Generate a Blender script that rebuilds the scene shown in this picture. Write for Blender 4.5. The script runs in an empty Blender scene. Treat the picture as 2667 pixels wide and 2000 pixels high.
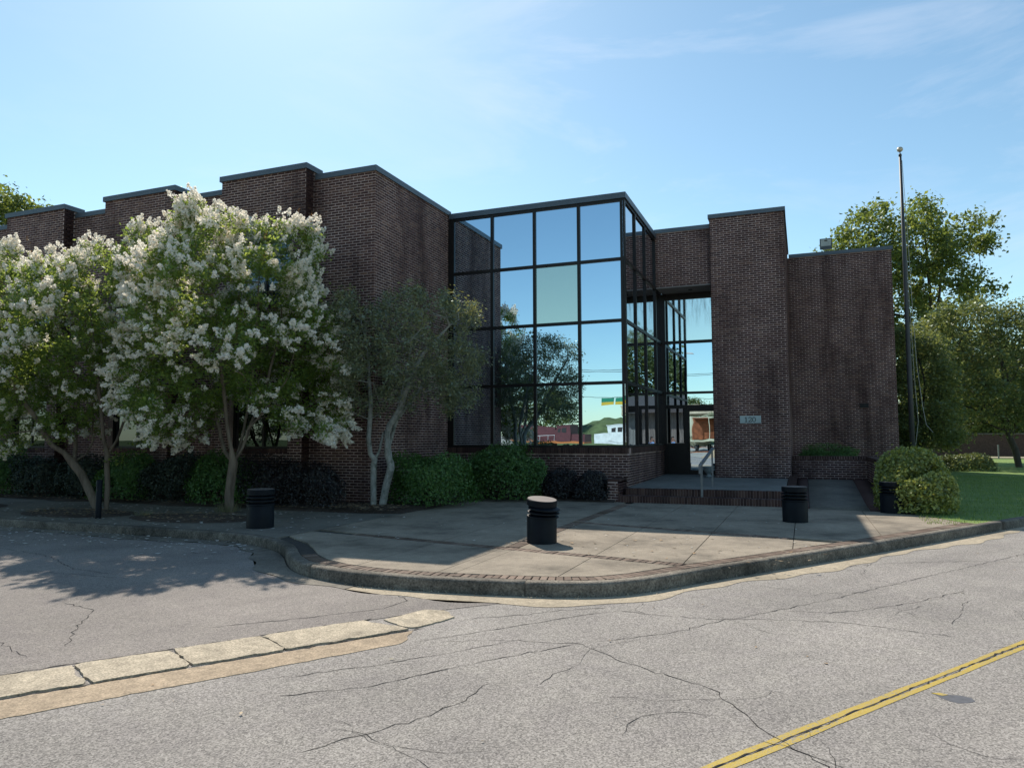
import bpy, bmesh, math, random
import numpy as np
from mathutils import Vector, Matrix

rng = np.random.default_rng(7)
random.seed(7)
R = math.radians
scene = bpy.context.scene
COL = scene.collection

# ------------------------------------------------------------------ camera
YAW, PITCH, ROLL = -0.378479, 0.073149, -0.003162
CAM = Vector((4.316, -19.109, 1.62))
fw = Vector((math.sin(YAW)*math.cos(PITCH), math.cos(YAW)*math.cos(PITCH), math.sin(PITCH)))
rt = Vector((math.cos(YAW), -math.sin(YAW), 0))
up = rt.cross(fw)
r2 = rt*math.cos(ROLL) + up*math.sin(ROLL)
u2 = -rt*math.sin(ROLL) + up*math.cos(ROLL)
cam = bpy.data.cameras.new("camera")
cam.sensor_width = 36.0
cam.sensor_fit = 'HORIZONTAL'
cam.lens = 36.0*1904.07/2667.0
cam.clip_start = 0.05
cam.clip_end = 3000
camo = bpy.data.objects.new("camera", cam)
COL.objects.link(camo)
M = Matrix((r2, u2, -fw)).transposed().to_4x4()
M.translation = CAM
camo.matrix_world = M
scene.camera = camo

# ------------------------------------------------------------------ light
SUN_EL = R(44.5)
SUN_AZ = math.atan2(-0.63, 0.777)          # from +Y towards +X
w = bpy.data.worlds.new("World")
scene.world = w
w.use_nodes = True
nt = w.node_tree
for n in list(nt.nodes):
    nt.nodes.remove(n)
def wn(t, **k):
    n = nt.nodes.new(t)
    for a, b in k.items():
        setattr(n, a, b)
    return n
sky = wn('ShaderNodeTexSky', sky_type='NISHITA', sun_disc=False)
sky.sun_elevation = SUN_EL
sky.sun_rotation = SUN_AZ
sky.altitude = 150
sky.air_density = 1.0
sky.dust_density = 0.35
sky.ozone_density = 1.0
tc = wn('ShaderNodeTexCoord')
mp = wn('ShaderNodeMapping')
mp.inputs['Scale'].default_value = (1.0, 1.0, 3.2)
mp.inputs['Rotation'].default_value = (0.15, 0.3, 0.5)
n1 = wn('ShaderNodeTexNoise')
n1.inputs['Scale'].default_value = 2.6
n1.inputs['Detail'].default_value = 9
n1.inputs['Roughness'].default_value = 0.62
n1.inputs['Distortion'].default_value = 0.5
n2 = wn('ShaderNodeTexNoise')
n2.inputs['Scale'].default_value = 1.1
n2.inputs['Detail'].default_value = 2
r1 = wn('ShaderNodeMapRange')
r1.inputs['From Min'].default_value = 0.5
r1.inputs['From Max'].default_value = 0.85
r2n = wn('ShaderNodeMapRange')
r2n.inputs['From Min'].default_value = 0.42
r2n.inputs['From Max'].default_value = 0.68
mu = wn('ShaderNodeMath', operation='MULTIPLY')
mu2 = wn('ShaderNodeMath', operation='MULTIPLY')
mu2.inputs[1].default_value = 0.55
mix = wn('ShaderNodeMix', data_type='RGBA')
mix.inputs['B'].default_value = (6.6, 6.9, 7.6, 1)
bg = wn('ShaderNodeBackground')
bg.inputs['Strength'].default_value = 0.139
ow = wn('ShaderNodeOutputWorld')
L = nt.links.new
L(tc.outputs['Generated'], mp.inputs['Vector'])
L(mp.outputs[0], n1.inputs['Vector'])
L(tc.outputs['Generated'], n2.inputs['Vector'])
L(n1.outputs['Fac'], r1.inputs['Value'])
L(n2.outputs['Fac'], r2n.inputs['Value'])
L(r1.outputs[0], mu.inputs[0])
L(r2n.outputs[0], mu.inputs[1])
L(mu.outputs[0], mu2.inputs[0])
L(mu2.outputs[0], mix.inputs['Factor'])
tint = wn('ShaderNodeMix', data_type='RGBA', blend_type='MULTIPLY')
tint.inputs['Factor'].default_value = 1.0
tint.inputs['B'].default_value = (0.905, 1.06, 0.99, 1)
L(sky.outputs[0], tint.inputs['A'])
L(tint.outputs['Result'], mix.inputs['A'])
L(mix.outputs['Result'], bg.inputs['Color'])
L(bg.outputs[0], ow.inputs[0])

sl = bpy.data.lights.new("sun", 'SUN')
sl.energy = 4.9
sl.angle = R(0.53)
sl.color = (1.0, 0.93, 0.82)
so = bpy.data.objects.new("sun", sl)
COL.objects.link(so)
sdir = Vector((math.sin(SUN_AZ)*math.cos(SUN_EL), math.cos(SUN_AZ)*math.cos(SUN_EL), math.sin(SUN_EL)))
so.rotation_euler = sdir.to_track_quat('Z', 'Y').to_euler()
so.location = (0, 0, 40)

vs = scene.view_settings
vs.view_transform = 'Standard'
vs.look = 'None'
vs.exposure = 0.16
vs.gamma = 1.0
vs.use_curve_mapping = False
scene.cycles.max_bounces = 12
scene.cycles.diffuse_bounces = 7
scene.cycles.transmission_bounces = 8
scene.cycles.glossy_bounces = 6
scene.cycles.use_denoising = True
scene.cycles.sample_clamp_indirect = 8

# ------------------------------------------------------------------ helpers
def quads_mesh(name, V, Q, mat=None, smooth=False):
    """V (n,3) array, Q (m,4) or (m,3) array"""
    V = np.asarray(V, dtype=np.float32)
    Q = np.asarray(Q, dtype=np.int32)
    me = bpy.data.meshes.new(name)
    k = Q.shape[1]
    me.vertices.add(len(V))
    me.vertices.foreach_set('co', V.ravel())
    me.loops.add(Q.size)
    me.loops.foreach_set('vertex_index', Q.ravel())
    me.polygons.add(len(Q))
    me.polygons.foreach_set('loop_start', np.arange(0, Q.size, k, dtype=np.int32))
    me.polygons.foreach_set('loop_total', np.full(len(Q), k, dtype=np.int32))
    if smooth:
        me.polygons.foreach_set('use_smooth', np.ones(len(Q), dtype=bool))
    me.update(calc_edges=True)
    if mat:
        me.materials.append(mat)
    return me

def link(name, me, parent=None, loc=None):
    o = bpy.data.objects.new(name, me)
    COL.objects.link(o)
    if parent is not None:
        o.parent = parent
    if loc is not None:
        o.location = loc
    return o

def tag(o, label=None, cat=None, group=None, kind=None):
    if label: o['label'] = label
    if cat: o['category'] = cat
    if group: o['group'] = group
    if kind: o['kind'] = kind
    return o

def thing(name, label, cat, loc=(0, 0, 0), rz=0.0, group=None):
    o = bpy.data.objects.new(name, None)
    o.empty_display_size = 0.2
    COL.objects.link(o)
    o.location = loc
    o.rotation_euler = (0, 0, rz)
    return tag(o, label, cat, group)

class MB:
    def __init__(s):
        s.v = []; s.f = []
    def add(s, vs_, fs):
        b = len(s.v)
        s.v += [tuple(p) for p in vs_]
        s.f += [tuple(i+b for i in f) for f in fs]
        return s
    def box(s, x0, x1, y0, y1, z0, z1):
        return s.add([(x0,y0,z0),(x1,y0,z0),(x1,y1,z0),(x0,y1,z0),(x0,y0,z1),(x1,y0,z1),(x1,y1,z1),(x0,y1,z1)],
                     [(3,2,1,0),(4,5,6,7),(0,1,5,4),(1,2,6,5),(2,3,7,6),(3,0,4,7)])
    def prism(s, pts, z0, z1):
        """pts ccw polygon"""
        n = len(pts)
        s.add([(p[0],p[1],z0) for p in pts]+[(p[0],p[1],z1) for p in pts],
              [tuple(range(n-1,-1,-1)), tuple(range(n,2*n))]+[(i,(i+1)%n,(i+1)%n+n,i+n) for i in range(n)])
        return s
    def tube(s, pts, rad, n=6, cap=True):
        pts = [Vector(p) for p in pts]
        if not hasattr(rad, '__len__'):
            rad = [rad]*len(pts)
        b = len(s.v)
        t0 = (pts[1]-pts[0]).normalized()
        a = t0.cross(Vector((0.31,0.87,0.38)))
        if a.length < 1e-3: a = t0.cross(Vector((1,0,0)))
        a.normalize()
        for i, p in enumerate(pts):
            t = (pts[min(i+1,len(pts)-1)]-pts[max(i-1,0)]).normalized()
            a = (a - t*a.dot(t)).normalized()
            c = t.cross(a)
            for k in range(n):
                an = 2*math.pi*k/n
                s.v.append(tuple(p + (a*math.cos(an)+c*math.sin(an))*rad[i]))
        for i in range(len(pts)-1):
            for k in range(n):
                k2 = (k+1) % n
                s.f.append((b+i*n+k, b+i*n+k2, b+(i+1)*n+k2, b+(i+1)*n+k))
        if cap:
            s.f.append(tuple(b+k for k in range(n-1,-1,-1)))
            e = b+(len(pts)-1)*n
            s.f.append(tuple(e+k for k in range(n)))
        return s
    def lathe(s, prof, n=24, cx=0, cy=0):
        b = len(s.v)
        for (r, z) in prof:
            for k in range(n):
                a = 2*math.pi*k/n
                s.v.append((cx+r*math.cos(a), cy+r*math.sin(a), z))
        for i in range(len(prof)-1):
            for k in range(n):
                k2 = (k+1) % n
                s.f.append((b+i*n+k, b+i*n+k2, b+(i+1)*n+k2, b+(i+1)*n+k))
        s.f.append(tuple(b+k for k in range(n-1,-1,-1)))
        e = b+(len(prof)-1)*n
        s.f.append(tuple(e+k for k in range(n)))
        return s
    def mesh(s, name, mat=None, smooth=False):
        me = bpy.data.meshes.new(name)
        me.from_pydata(s.v, [], s.f)
        me.update()
        if mat: me.materials.append(mat)
        if smooth:
            me.polygons.foreach_set('use_smooth', np.ones(len(me.polygons), dtype=bool))
        return me
    def obj(s, name, mat=None, parent=None, smooth=False, loc=None):
        return link(name, s.mesh(name, mat, smooth), parent, loc)

def smooth_by_angle(o, deg=35):
    me = o.data
    me.polygons.foreach_set('use_smooth', np.ones(len(me.polygons), dtype=bool))
    bm = bmesh.new(); bm.from_mesh(me)
    for e in bm.edges:
        if len(e.link_faces) == 2 and e.calc_face_angle(0) > R(deg):
            e.smooth = False
    bm.to_mesh(me); bm.free()

# ------------------------------------------------------------------ materials
class Mat:
    def __init__(s, name):
        s.m = bpy.data.materials.new(name)
        s.m.use_nodes = True
        s.t = s.m.node_tree
        s.b = s.t.nodes['Principled BSDF']
        s.out = s.t.nodes['Material Output']
        s.co = s.t.nodes.new('ShaderNodeTexCoord')
        s.geo = s.t.nodes.new('ShaderNodeNewGeometry')
    def n(s, t, **k):
        x = s.t.nodes.new(t)
        for a, b in k.items(): setattr(x, a, b)
        return x
    def l(s, a, b): s.t.links.new(a, b)
    def pos(s): return s.geo.outputs['Position']
    def noise(s, scale, detail=4, rough=0.55, vec=None, stretch=None, dist=0.0):
        x = s.n('ShaderNodeTexNoise')
        x.inputs['Scale'].default_value = scale
        x.inputs['Detail'].default_value = detail
        x.inputs['Roughness'].default_value = rough
        x.inputs['Distortion'].default_value = dist
        v = vec or s.pos()
        if stretch:
            mpn = s.n('ShaderNodeMapping')
            mpn.inputs['Scale'].default_value = stretch
            s.l(v, mpn.inputs['Vector']); v = mpn.outputs[0]
        s.l(v, x.inputs['Vector'])
        return x.outputs['Fac']
    def ramp(s, fac, stops):
        x = s.n('ShaderNodeValToRGB')
        el = x.color_ramp.elements
        while len(el) < len(stops): el.new(0.5)
        for e, (p, c) in zip(el, stops):
            e.position = p
            e.color = (*c, 1) if len(c) == 3 else c
        s.l(fac, x.inputs['Fac'])
        return x.outputs['Color']
    def mixc(s, fac, a, b, mode='MIX'):
        x = s.n('ShaderNodeMix', data_type='RGBA', blend_type=mode)
        for key, v in (('Factor', fac), ('A', a), ('B', b)):
            if hasattr(v, 'is_linked'): s.l(v, x.inputs[key])
            elif key == 'Factor': x.inputs[key].default_value = v
            else: x.inputs[key].default_value = (*v, 1)
        return x.outputs['Result']
    def math(s, op, a, b=0.5):
        x = s.n('ShaderNodeMath', operation=op)
        for i, v in enumerate((a, b)):
            if hasattr(v, 'is_linked'): s.l(v, x.inputs[i])
            else: x.inputs[i].default_value = v
        return x.outputs[0]
    def rng(s, v, a, b, c=0.0, d=1.0):
        x = s.n('ShaderNodeMapRange')
        s.l(v, x.inputs['Value'])
        for k, val in zip(('From Min','From Max','To Min','To Max'), (a,b,c,d)):
            x.inputs[k].default_value = val
        return x.outputs[0]
    def bump(s, h, strength=0.3, dist=0.01):
        x = s.n('ShaderNodeBump')
        x.inputs['Strength'].default_value = strength
        x.inputs['Distance'].default_value = dist
        s.l(h, x.inputs['Height'])
        s.l(x.outputs[0], s.b.inputs['Normal'])
    def col(s, c):
        if hasattr(c, 'is_linked'): s.l(c, s.b.inputs['Base Color'])
        else: s.b.inputs['Base Color'].default_value = (*c, 1)
        return s
    def set(s, rough=0.6, metal=0.0, spec=0.5):
        s.b.inputs['Roughness'].default_value = rough
        s.b.inputs['Metallic'].default_value = metal
        s.b.inputs['Specular IOR Level'].default_value = spec
        return s

def simple(name, c, rough=0.6, metal=0.0, var=0.15, scale=6.0, bump=0.0, spec=0.5):
    m = Mat(name).set(rough, metal, spec)
    f = m.noise(scale, 5)
    lo = tuple(x*(1-var) for x in c); hi = tuple(min(1, x*(1+var)) for x in c)
    m.col(m.ramp(f, [(0.3, lo), (0.7, hi)]))
    if bump: m.bump(m.noise(scale*8, 4), bump, 0.01)
    return m.m

def leafmat(name, diff, trans, var=0.35, tfac=0.45, gloss=0.12):
    m = Mat(name)
    m.t.nodes.remove(m.b)
    ri = m.geo.outputs['Random Per Island']
    nz = m.noise(1.3, 3)
    f = m.math('ADD', m.math('MULTIPLY', ri, 0.6), m.math('MULTIPLY', nz, 0.5))
    def rmp(c): return m.ramp(f, [(0.15, tuple(x*(1-var) for x in c)), (0.55, c), (0.95, (c[0]*(1+var*1.7), c[1]*(1+var), c[2]*(1+var*.4)))])
    d = m.n('ShaderNodeBsdfDiffuse'); t = m.n('ShaderNodeBsdfTranslucent'); g = m.n('ShaderNodeBsdfGlossy')
    m.l(rmp(diff), d.inputs['Color']); m.l(rmp(trans), t.inputs['Color'])
    g.inputs['Roughness'].default_value = 0.42
    g.inputs['Color'].default_value = (0.6, 0.65, 0.6, 1)
    a = m.n('ShaderNodeMixShader'); a.inputs[0].default_value = tfac
    b = m.n('ShaderNodeMixShader'); b.inputs[0].default_value = gloss
    m.l(d.outputs[0], a.inputs[1]); m.l(t.outputs[0], a.inputs[2])
    m.l(a.outputs[0], b.inputs[1]); m.l(g.outputs[0], b.inputs[2])
    m.l(b.outputs[0], m.out.inputs['Surface'])
    return m.m

def mat_brick(name, dark, mid, light, patch=0.28, single=False):
    m = Mat(name).set(0.8, 0, 0.25)
    ri = m.n('ShaderNodeObjectInfo').outputs['Random'] if single else m.geo.outputs['Random Per Island']
    c = m.ramp(ri, [(0.0, dark), (0.55, mid), (0.9, tuple((a+b)/2 for a, b in zip(mid, light))), (1.0, light)])
    # weathered, paler and greenish patches some bricks across
    pz = m.rng(m.noise(1.1, 5, 0.7, stretch=(1, 1, 1.6)), 0.56, 0.78)
    sp = m.rng(m.noise(26, 3, 0.6), 0.4, 0.66)
    c = m.mixc(m.math('MULTIPLY', m.math('MULTIPLY', pz, sp), patch*2.4), c, (0.27, 0.215, 0.16))
    st = m.rng(m.noise(0.75, 5, 0.65, stretch=(1.6, 1.6, 0.30)), 0.50, 0.74, 0.0, 0.5)
    c = m.mixc(st, c, tuple(x*0.55 for x in dark))
    bl = m.rng(m.noise(0.35, 3, 0.6), 0.35, 0.7, 0.78, 1.25)
    cmb = m.n('ShaderNodeCombineColor'); [m.l(bl, cmb.inputs[i]) for i in range(3)]
    c = m.mixc(1.0, c, cmb.outputs[0], 'MULTIPLY')
    c = m.mixc(0.5, c, m.ramp(m.noise(90, 3), [(0.3, (0.6,0.6,0.6)), (0.7, (1.2,1.2,1.2))]), 'MULTIPLY')
    m.col(c)
    m.bump(m.noise(140, 3), 0.25, 0.004)
    return m.m

BR_D, BR_M, BR_L = (0.064, 0.031, 0.029), (0.095, 0.047, 0.043), (0.18, 0.10, 0.075)
M_BRICK = mat_brick("dark_brick", BR_D, BR_M, BR_L)
M_BRICK1 = mat_brick("dark_brick_single", BR_D, BR_M, BR_L, single=True)
M_PAVER = mat_brick("paver_brick", (0.12, 0.08, 0.058), (0.20, 0.138, 0.102), (0.27, 0.20, 0.152), 0.3, True)
M_STEPB = mat_brick("step_brick", (0.05, 0.027, 0.024), (0.085, 0.045, 0.038), (0.13, 0.075, 0.06), 0.15)

def mk_mortar():
    m = Mat("mortar").set(0.9, 0, 0.2)
    st = m.rng(m.noise(0.75, 5, 0.65, stretch=(1.6, 1.6, 0.30)), 0.46, 0.66)
    c = m.mixc(m.rng(m.noise(1.7, 5, 0.7), 0.35, 0.65), (0.64, 0.475, 0.43), (0.38, 0.27, 0.24))
    m.col(m.mixc(st, c, (0.13, 0.092, 0.085)))
    m.bump(m.noise(90, 3), 0.2, 0.004)
    return m.m
M_MORTAR = mk_mortar()
M_COPING = simple("coping_metal", (0.10, 0.122, 0.145), 0.45, 0.35, 0.12, 1.5)
M_FRAME = simple("bronze_frame", (0.022, 0.019, 0.018), 0.42, 0.5, 0.15, 3)
M_SOFFIT = simple("soffit", (0.22, 0.20, 0.19), 0.8, 0, 0.1, 2)
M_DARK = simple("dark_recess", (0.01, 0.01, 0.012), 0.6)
M_ROOF = simple("roof_unseen", (0.2, 0.19, 0.18), 0.9, 0, 0.2, 10)  # for the out-of-view slabs added to keep sunlight out of the building

def mk_glass(name, c, rough=0.0, wav=0.0011):
    m = Mat(name).set(rough, 1.0)
    m.col(c)
    m.bump(m.noise(0.9, 2), 1.0, wav)
    # faint film of dust
    return m.m
M_GLASS = mk_glass("mirror_glass", (0.58, 0.75, 0.89))
M_GLASS_S = mk_glass("mirror_glass_side", (0.54, 0.60, 0.68))
M_GLASS_G = mk_glass("mirror_glass_replaced", (0.58, 0.66, 0.58), 0.10)
def mk_glass_dusty():
    m = Mat("mirror_glass_dusty").set(0.03, 1.0)
    m.col((0.70, 0.80, 0.80))
    z = m.n('ShaderNodeSeparateXYZ'); m.l(m.pos(), z.inputs[0])
    drip = m.noise(7, 4, 0.7, stretch=(1.6, 1.6, 0.25))
    top = m.rng(z.outputs[2], 5.2, 6.25)
    f = m.math('MULTIPLY', top, m.rng(drip, 0.42, 0.7))
    d = m.n('ShaderNodeBsdfDiffuse'); d.inputs['Color'].default_value = (0.30, 0.32, 0.27, 1)
    x = m.n('ShaderNodeMixShader')
    m.l(m.math('MULTIPLY', f, 0.75), x.inputs[0]); m.l(m.b.outputs[0], x.inputs[1]); m.l(d.outputs[0], x.inputs[2])
    m.l(x.outputs[0], m.out.inputs['Surface'])
    return m.m
M_GLASS_D = mk_glass_dusty()
M_WINGLASS = mk_glass("window_glass", (0.12, 0.14, 0.16))

def mk_asphalt(name, c, grain=150, contrast=0.9, warm=(1.0, 1.0, 1.0)):
    m = Mat(name).set(0.92, 0, 0.25)
    v = m.n('ShaderNodeTexVoronoi'); v.inputs['Scale'].default_value = grain*0.55
    m.l(m.pos(), v.inputs['Vector'])
    sp = m.math('ADD', m.math('MULTIPLY', v.outputs['Color'], 0.65), m.math('MULTIPLY', m.noise(grain, 3, 0.7), 0.45))
    lo = tuple(a*(1-contrast*0.78) for a in c); hi = tuple(min(1, a*(1+contrast*1.0)) for a in c)
    col = m.ramp(sp, [(0.18, lo), (0.5, c), (0.88, hi)])
    big = m.noise(0.45, 5, 0.6)
    col = m.mixc(1.0, col, m.ramp(big, [(0.3, (0.82,0.81,0.80)), (0.7, (1.12,1.10,1.08))]), 'MULTIPLY')
    mp_ = m.n('ShaderNodeMapping'); mp_.inputs['Rotation'].default_value = (0, 0, -math.atan2(0.838, 0.545)); m.l(m.pos(), mp_.inputs['Vector'])
    lane = m.noise(0.9, 4, 0.6, vec=mp_.outputs[0], stretch=(0.07, 1.2, 1))
    col = m.mixc(1.0, col, m.ramp(lane, [(0.3, (0.86,0.85,0.85)), (0.7, (1.10,1.09,1.08))]), 'MULTIPLY')
    oil = m.rng(m.noise(1.6, 5, 0.65, vec=mp_.outputs[0], stretch=(0.6, 1.3, 1)), 0.60, 0.78, 0, 0.35)
    col = m.mixc(oil, col, tuple(a*0.55 for a in c))
    mid = m.noise(3.5, 4, 0.6)
    col = m.mixc(1.0, col, m.ramp(mid, [(0.3, (0.93,0.92,0.93)), (0.7, (1.06,1.06,1.04))]), 'MULTIPLY')
    m.col(col)
    m.bump(sp, 0.55, 0.006)
    return m.m
M_ROAD = mk_asphalt("road_asphalt", (0.275, 0.255, 0.235), 190, 0.85)
M_LOT = mk_asphalt("lot_asphalt", (0.235, 0.212, 0.194), 210, 0.7)

def mk_concrete(name, c, stain=0.5, grain=60, gr=0.25, dirt=(0.08,0.075,0.07)):
    m = Mat(name).set(0.9, 0, 0.3)
    f = m.noise(0.8, 6, 0.65)
    col = m.ramp(f, [(0.3, tuple(a*(1-stain*0.6) for a in c)), (0.5, c), (0.72, tuple(min(1,a*(1+stain*0.35)) for a in c))])
    md_ = m.noise(7, 5, 0.7)
    col = m.mixc(1.0, col, m.ramp(md_, [(0.32, (1-gr*.6,)*3), (0.68, (1+gr*.5,)*3)]), 'MULTIPLY')
    sp = m.noise(grain, 3, 0.7)
    col = m.mixc(1.0, col, m.ramp(sp, [(0.3, (1-gr,)*3), (0.7, (1+gr,)*3)]), 'MULTIPLY')
    ds = m.rng(m.noise(2.3, 6, 0.7), 0.58, 0.8, 0, stain)
    col = m.mixc(ds, col, dirt)
    m.col(col)
    m.bump(m.noise(grain*1.5, 4), 0.3, 0.005)
    return m.m
M_CONC = mk_concrete("plaza_concrete", (0.29, 0.24, 0.182), 0.9)
M_WALK = mk_concrete("walk_concrete", (0.185, 0.165, 0.135), 0.6)
M_KERB = mk_concrete("kerb_concrete", (0.165, 0.143, 0.115), 1.2, 40, 0.6, (0.05, 0.046, 0.042))
M_SLAB = mk_concrete("gutter_slab_concrete", (0.44, 0.365, 0.265), 0.6, 60, 0.5, (0.28,0.25,0.2))
M_TAN = mk_concrete("tan_grit_concrete", (0.39, 0.295, 0.20), 0.45, 70, 0.42, (0.25,0.2,0.14))
M_SAND = mk_concrete("gutter_sand", (0.40, 0.33, 0.235), 0.5, 50, 0.3, (0.22,0.19,0.15))
M_LAND = mk_concrete("landing_concrete", (0.20, 0.195, 0.175), 0.5)
M_CRACK = simple("crack_dark", (0.022, 0.018, 0.016), 0.95)
def mk_yellow():
    m = Mat("yellow_paint").set(0.7)
    c = m.ramp(m.noise(70, 3, 0.7), [(0.25, (0.34, 0.23, 0.03)), (0.6, (0.58, 0.40, 0.045))])
    wear = m.rng(m.noise(70, 4, 0.8), 0.50, 0.60)
    big = m.rng(m.noise(2.0, 3), 0.35, 0.7)
    m.col(m.mixc(m.math('MULTIPLY', wear, m.math('ADD', big, 0.45)), c, (0.24, 0.22, 0.18)))
    m.bump(m.noise(110, 3), 0.5, 0.006)
    return m.m
M_YEL = mk_yellow()
M_PATCH = simple("tar_patch", (0.10, 0.10, 0.11), 0.8, 0, 0.2, 30)
M_BOLL = simple("bollard_metal", (0.007, 0.010, 0.015), 0.5, 0.0, 0.25, 5, 0.0, 0.15)
M_LID = simple("bollard_lid_metal", (0.16, 0.13, 0.115), 0.55, 0.2, 0.2, 9)
M_RAIL = simple("galvanised_rail", (0.22, 0.22, 0.22), 0.5, 0.5, 0.15, 8)
M_POLE = simple("pole_bronze", (0.055, 0.057, 0.06), 0.55, 0.25, 0.12, 4)
M_BALL = simple("pole_ball", (0.55, 0.48, 0.36), 0.35, 0.4)
M_ROPE = simple("rope", (0.42, 0.42, 0.38), 0.9)
M_URN = simple("urn_stone", (0.22, 0.25, 0.25), 0.6, 0, 0.25, 14, 0.2)
M_PLATE = simple("sign_plate", (0.42, 0.50, 0.50), 0.5, 0.1, 0.08, 4)
M_INK = simple("sign_numeral", (0.012, 0.018, 0.02), 0.5)
M_MULCH = mk_concrete("mulch_soil", (0.085, 0.062, 0.048), 0.9, 35, 0.5, (0.03,0.022,0.018))
M_LITTER = leafmat("dry_leaf", (0.34, 0.27, 0.19), (0.15, 0.10, 0.06), 0.5, 0.2, 0.05)
M_PETAL = leafmat("fallen_petal", (0.62, 0.60, 0.56), (0.4, 0.4, 0.36), 0.2, 0.25, 0.03)
M_BARK_C = None
def mk_bark(name, a, b, sc=9, stretch=(1, 1, 0.18), blot=None):
    m = Mat(name).set(0.85, 0, 0.2)
    f = m.noise(sc, 6, 0.65, stretch=stretch)
    c = m.ramp(f, [(0.32, a), (0.68, b)])
    if blot:
        c = m.mixc(m.rng(m.noise(5.5, 4, 0.6), 0.55, 0.68), c, blot)
    m.col(c)
    m.bump(f, 0.6, 0.02)
    return m.m
M_BARK_MYRTLE = mk_bark("myrtle_bark", (0.10, 0.076, 0.058), (0.24, 0.19, 0.145))
M_BARK_PALE = mk_bark("pale_bark", (0.19, 0.19, 0.17), (0.36, 0.36, 0.33), 14, (1, 1, 0.6), (0.12, 0.13, 0.11))
M_BARK_DARK = mk_bark("dark_bark", (0.045, 0.038, 0.032), (0.10, 0.085, 0.07))
M_LEAF_MY = leafmat("myrtle_leaf", (0.125, 0.20, 0.055), (0.40, 0.52, 0.10), 0.4, 0.5, 0.06)
M_LEAF_RED = leafmat("myrtle_bud", (0.16, 0.09, 0.05), (0.24, 0.13, 0.05), 0.3, 0.4, 0.05)
M_BLOOM = leafmat("myrtle_bloom", (0.95, 0.91, 0.84), (0.97, 0.92, 0.82), 0.05, 0.5, 0.02)
M_LEAF_WAX = leafmat("waxy_leaf", (0.19, 0.225, 0.13), (0.30, 0.31, 0.08), 0.4, 0.3, 0.14)
M_LEAF_TREE = leafmat("broad_leaf", (0.105, 0.15, 0.048), (0.22, 0.28, 0.05), 0.45, 0.5, 0.06)
M_LEAF_DK = leafmat("dark_tree_leaf", (0.12, 0.165, 0.07), (0.26, 0.30, 0.08), 0.45, 0.4, 0.06)
M_LEAF_SH = leafmat("shrub_leaf", (0.075, 0.165, 0.045), (0.14, 0.25, 0.04), 0.4, 0.25, 0.05)
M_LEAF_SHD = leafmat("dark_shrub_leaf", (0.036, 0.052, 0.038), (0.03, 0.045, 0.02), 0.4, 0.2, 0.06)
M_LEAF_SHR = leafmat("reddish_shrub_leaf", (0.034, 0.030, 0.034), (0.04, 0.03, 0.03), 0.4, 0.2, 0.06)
M_LEAF_YG = leafmat("yellow_green_leaf", (0.27, 0.32, 0.085), (0.40, 0.44, 0.08), 0.6, 0.3, 0.08)
M_GRASS = leafmat("grass_blade", (0.20, 0.31, 0.09), (0.26, 0.36, 0.06), 0.35, 0.35, 0.04)

# ------------------------------------------------------------------ ground
SD = Vector((0.545, 0.838, 0)).normalized()          # street direction
SN = Vector((-SD.y, SD.x, 0))                          # towards the building
CL = Vector((1.10, -19.11, 0))                         # a point on the road centre line
def street(s, t, z=0.0):
    p = CL + SD*s + SN*t
    return (p.x, p.y, z)

def mk_terrain():
    m = Mat("terrain_grass").set(0.95, 0, 0.1)
    f = m.noise(0.12, 6, 0.6)
    c = m.ramp(f, [(0.35, (0.10, 0.11, 0.05)), (0.55, (0.07, 0.10, 0.035)), (0.75, (0.12, 0.12, 0.06))])
    m.col(m.mixc(0.6, c, m.ramp(m.noise(14, 5), [(0.3, (0.7,)*3), (0.7, (1.25,)*3)]), 'MULTIPLY'))
    m.bump(m.noise(20, 4), 0.5, 0.03)
    return m.m
terr = MB().add([(-700,-700,-0.19),(700,-700,-0.19),(700,700,-0.19),(-700,700,-0.19)], [(0,1,2,3)]).obj("terrain", mk_terrain())
tag(terr, kind='structure')
road = MB().add([street(-160,-4.2,-0.154), street(220,-4.2,-0.154), street(220,5.2,-0.154), street(-160,5.2,-0.154)], [(0,1,2,3)]).obj("road", M_ROAD)
tag(road, kind='structure')

# kerb line, outer top edge, left to right
KP = [(-45,-9.0),(-30,-9.0),(-20,-9.0),(-14,-9.0),(-10.5,-9.0),(-8.2,-9.0),(-6.3,-9.02),(-5.2,-9.06),(-4.3,-9.22),(-3.45,-9.62),(-2.9,-10.1),(-2.4,-10.68),(-1.95,-11.07),(-1.45,-11.32),(-0.9,-11.46),(-0.3,-11.50),(0.4,-11.46),(1.1,-11.36),(1.7,-11.24),(2.1,-11.08),(2.38,-10.88),(2.62,-10.6),(2.92,-10.12),(3.3,-9.52),(3.83,-8.75),(4.7,-7.45),(5.35,-6.46),(5.98,-5.48),(7.08,-3.75),(8.0,-2.28),(9.5,0.05),(14,7),(24,22.4),(60,77.8)]
def chaikin(P, it=2):
    for _ in range(it):
        Q = [P[0]]
        for a, b in zip(P[:-1], P[1:]):
            Q += [(a[0]*.75+b[0]*.25, a[1]*.75+b[1]*.25), (a[0]*.25+b[0]*.75, a[1]*.25+b[1]*.75)]
        Q.append(P[-1]); P = Q
    return P
KL = np.array(chaikin(KP, 2))
def resample(P, step):
    P = np.asarray(P, float)
    d = np.r_[0, np.cumsum(np.hypot(*np.diff(P, axis=0).T))]
    n = max(2, int(d[-1]/step)+1)
    t = np.linspace(0, d[-1], n)
    return np.c_[np.interp(t, d, P[:,0]), np.interp(t, d, P[:,1])]
def normals(P):
    t = np.gradient(P, axis=0)
    t /= np.linalg.norm(t, axis=1)[:,None]
    return np.c_[-t[:,1], t[:,0]]              # to the left of travel = inward
def offset(P, d): return P + normals(P)*d
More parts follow.
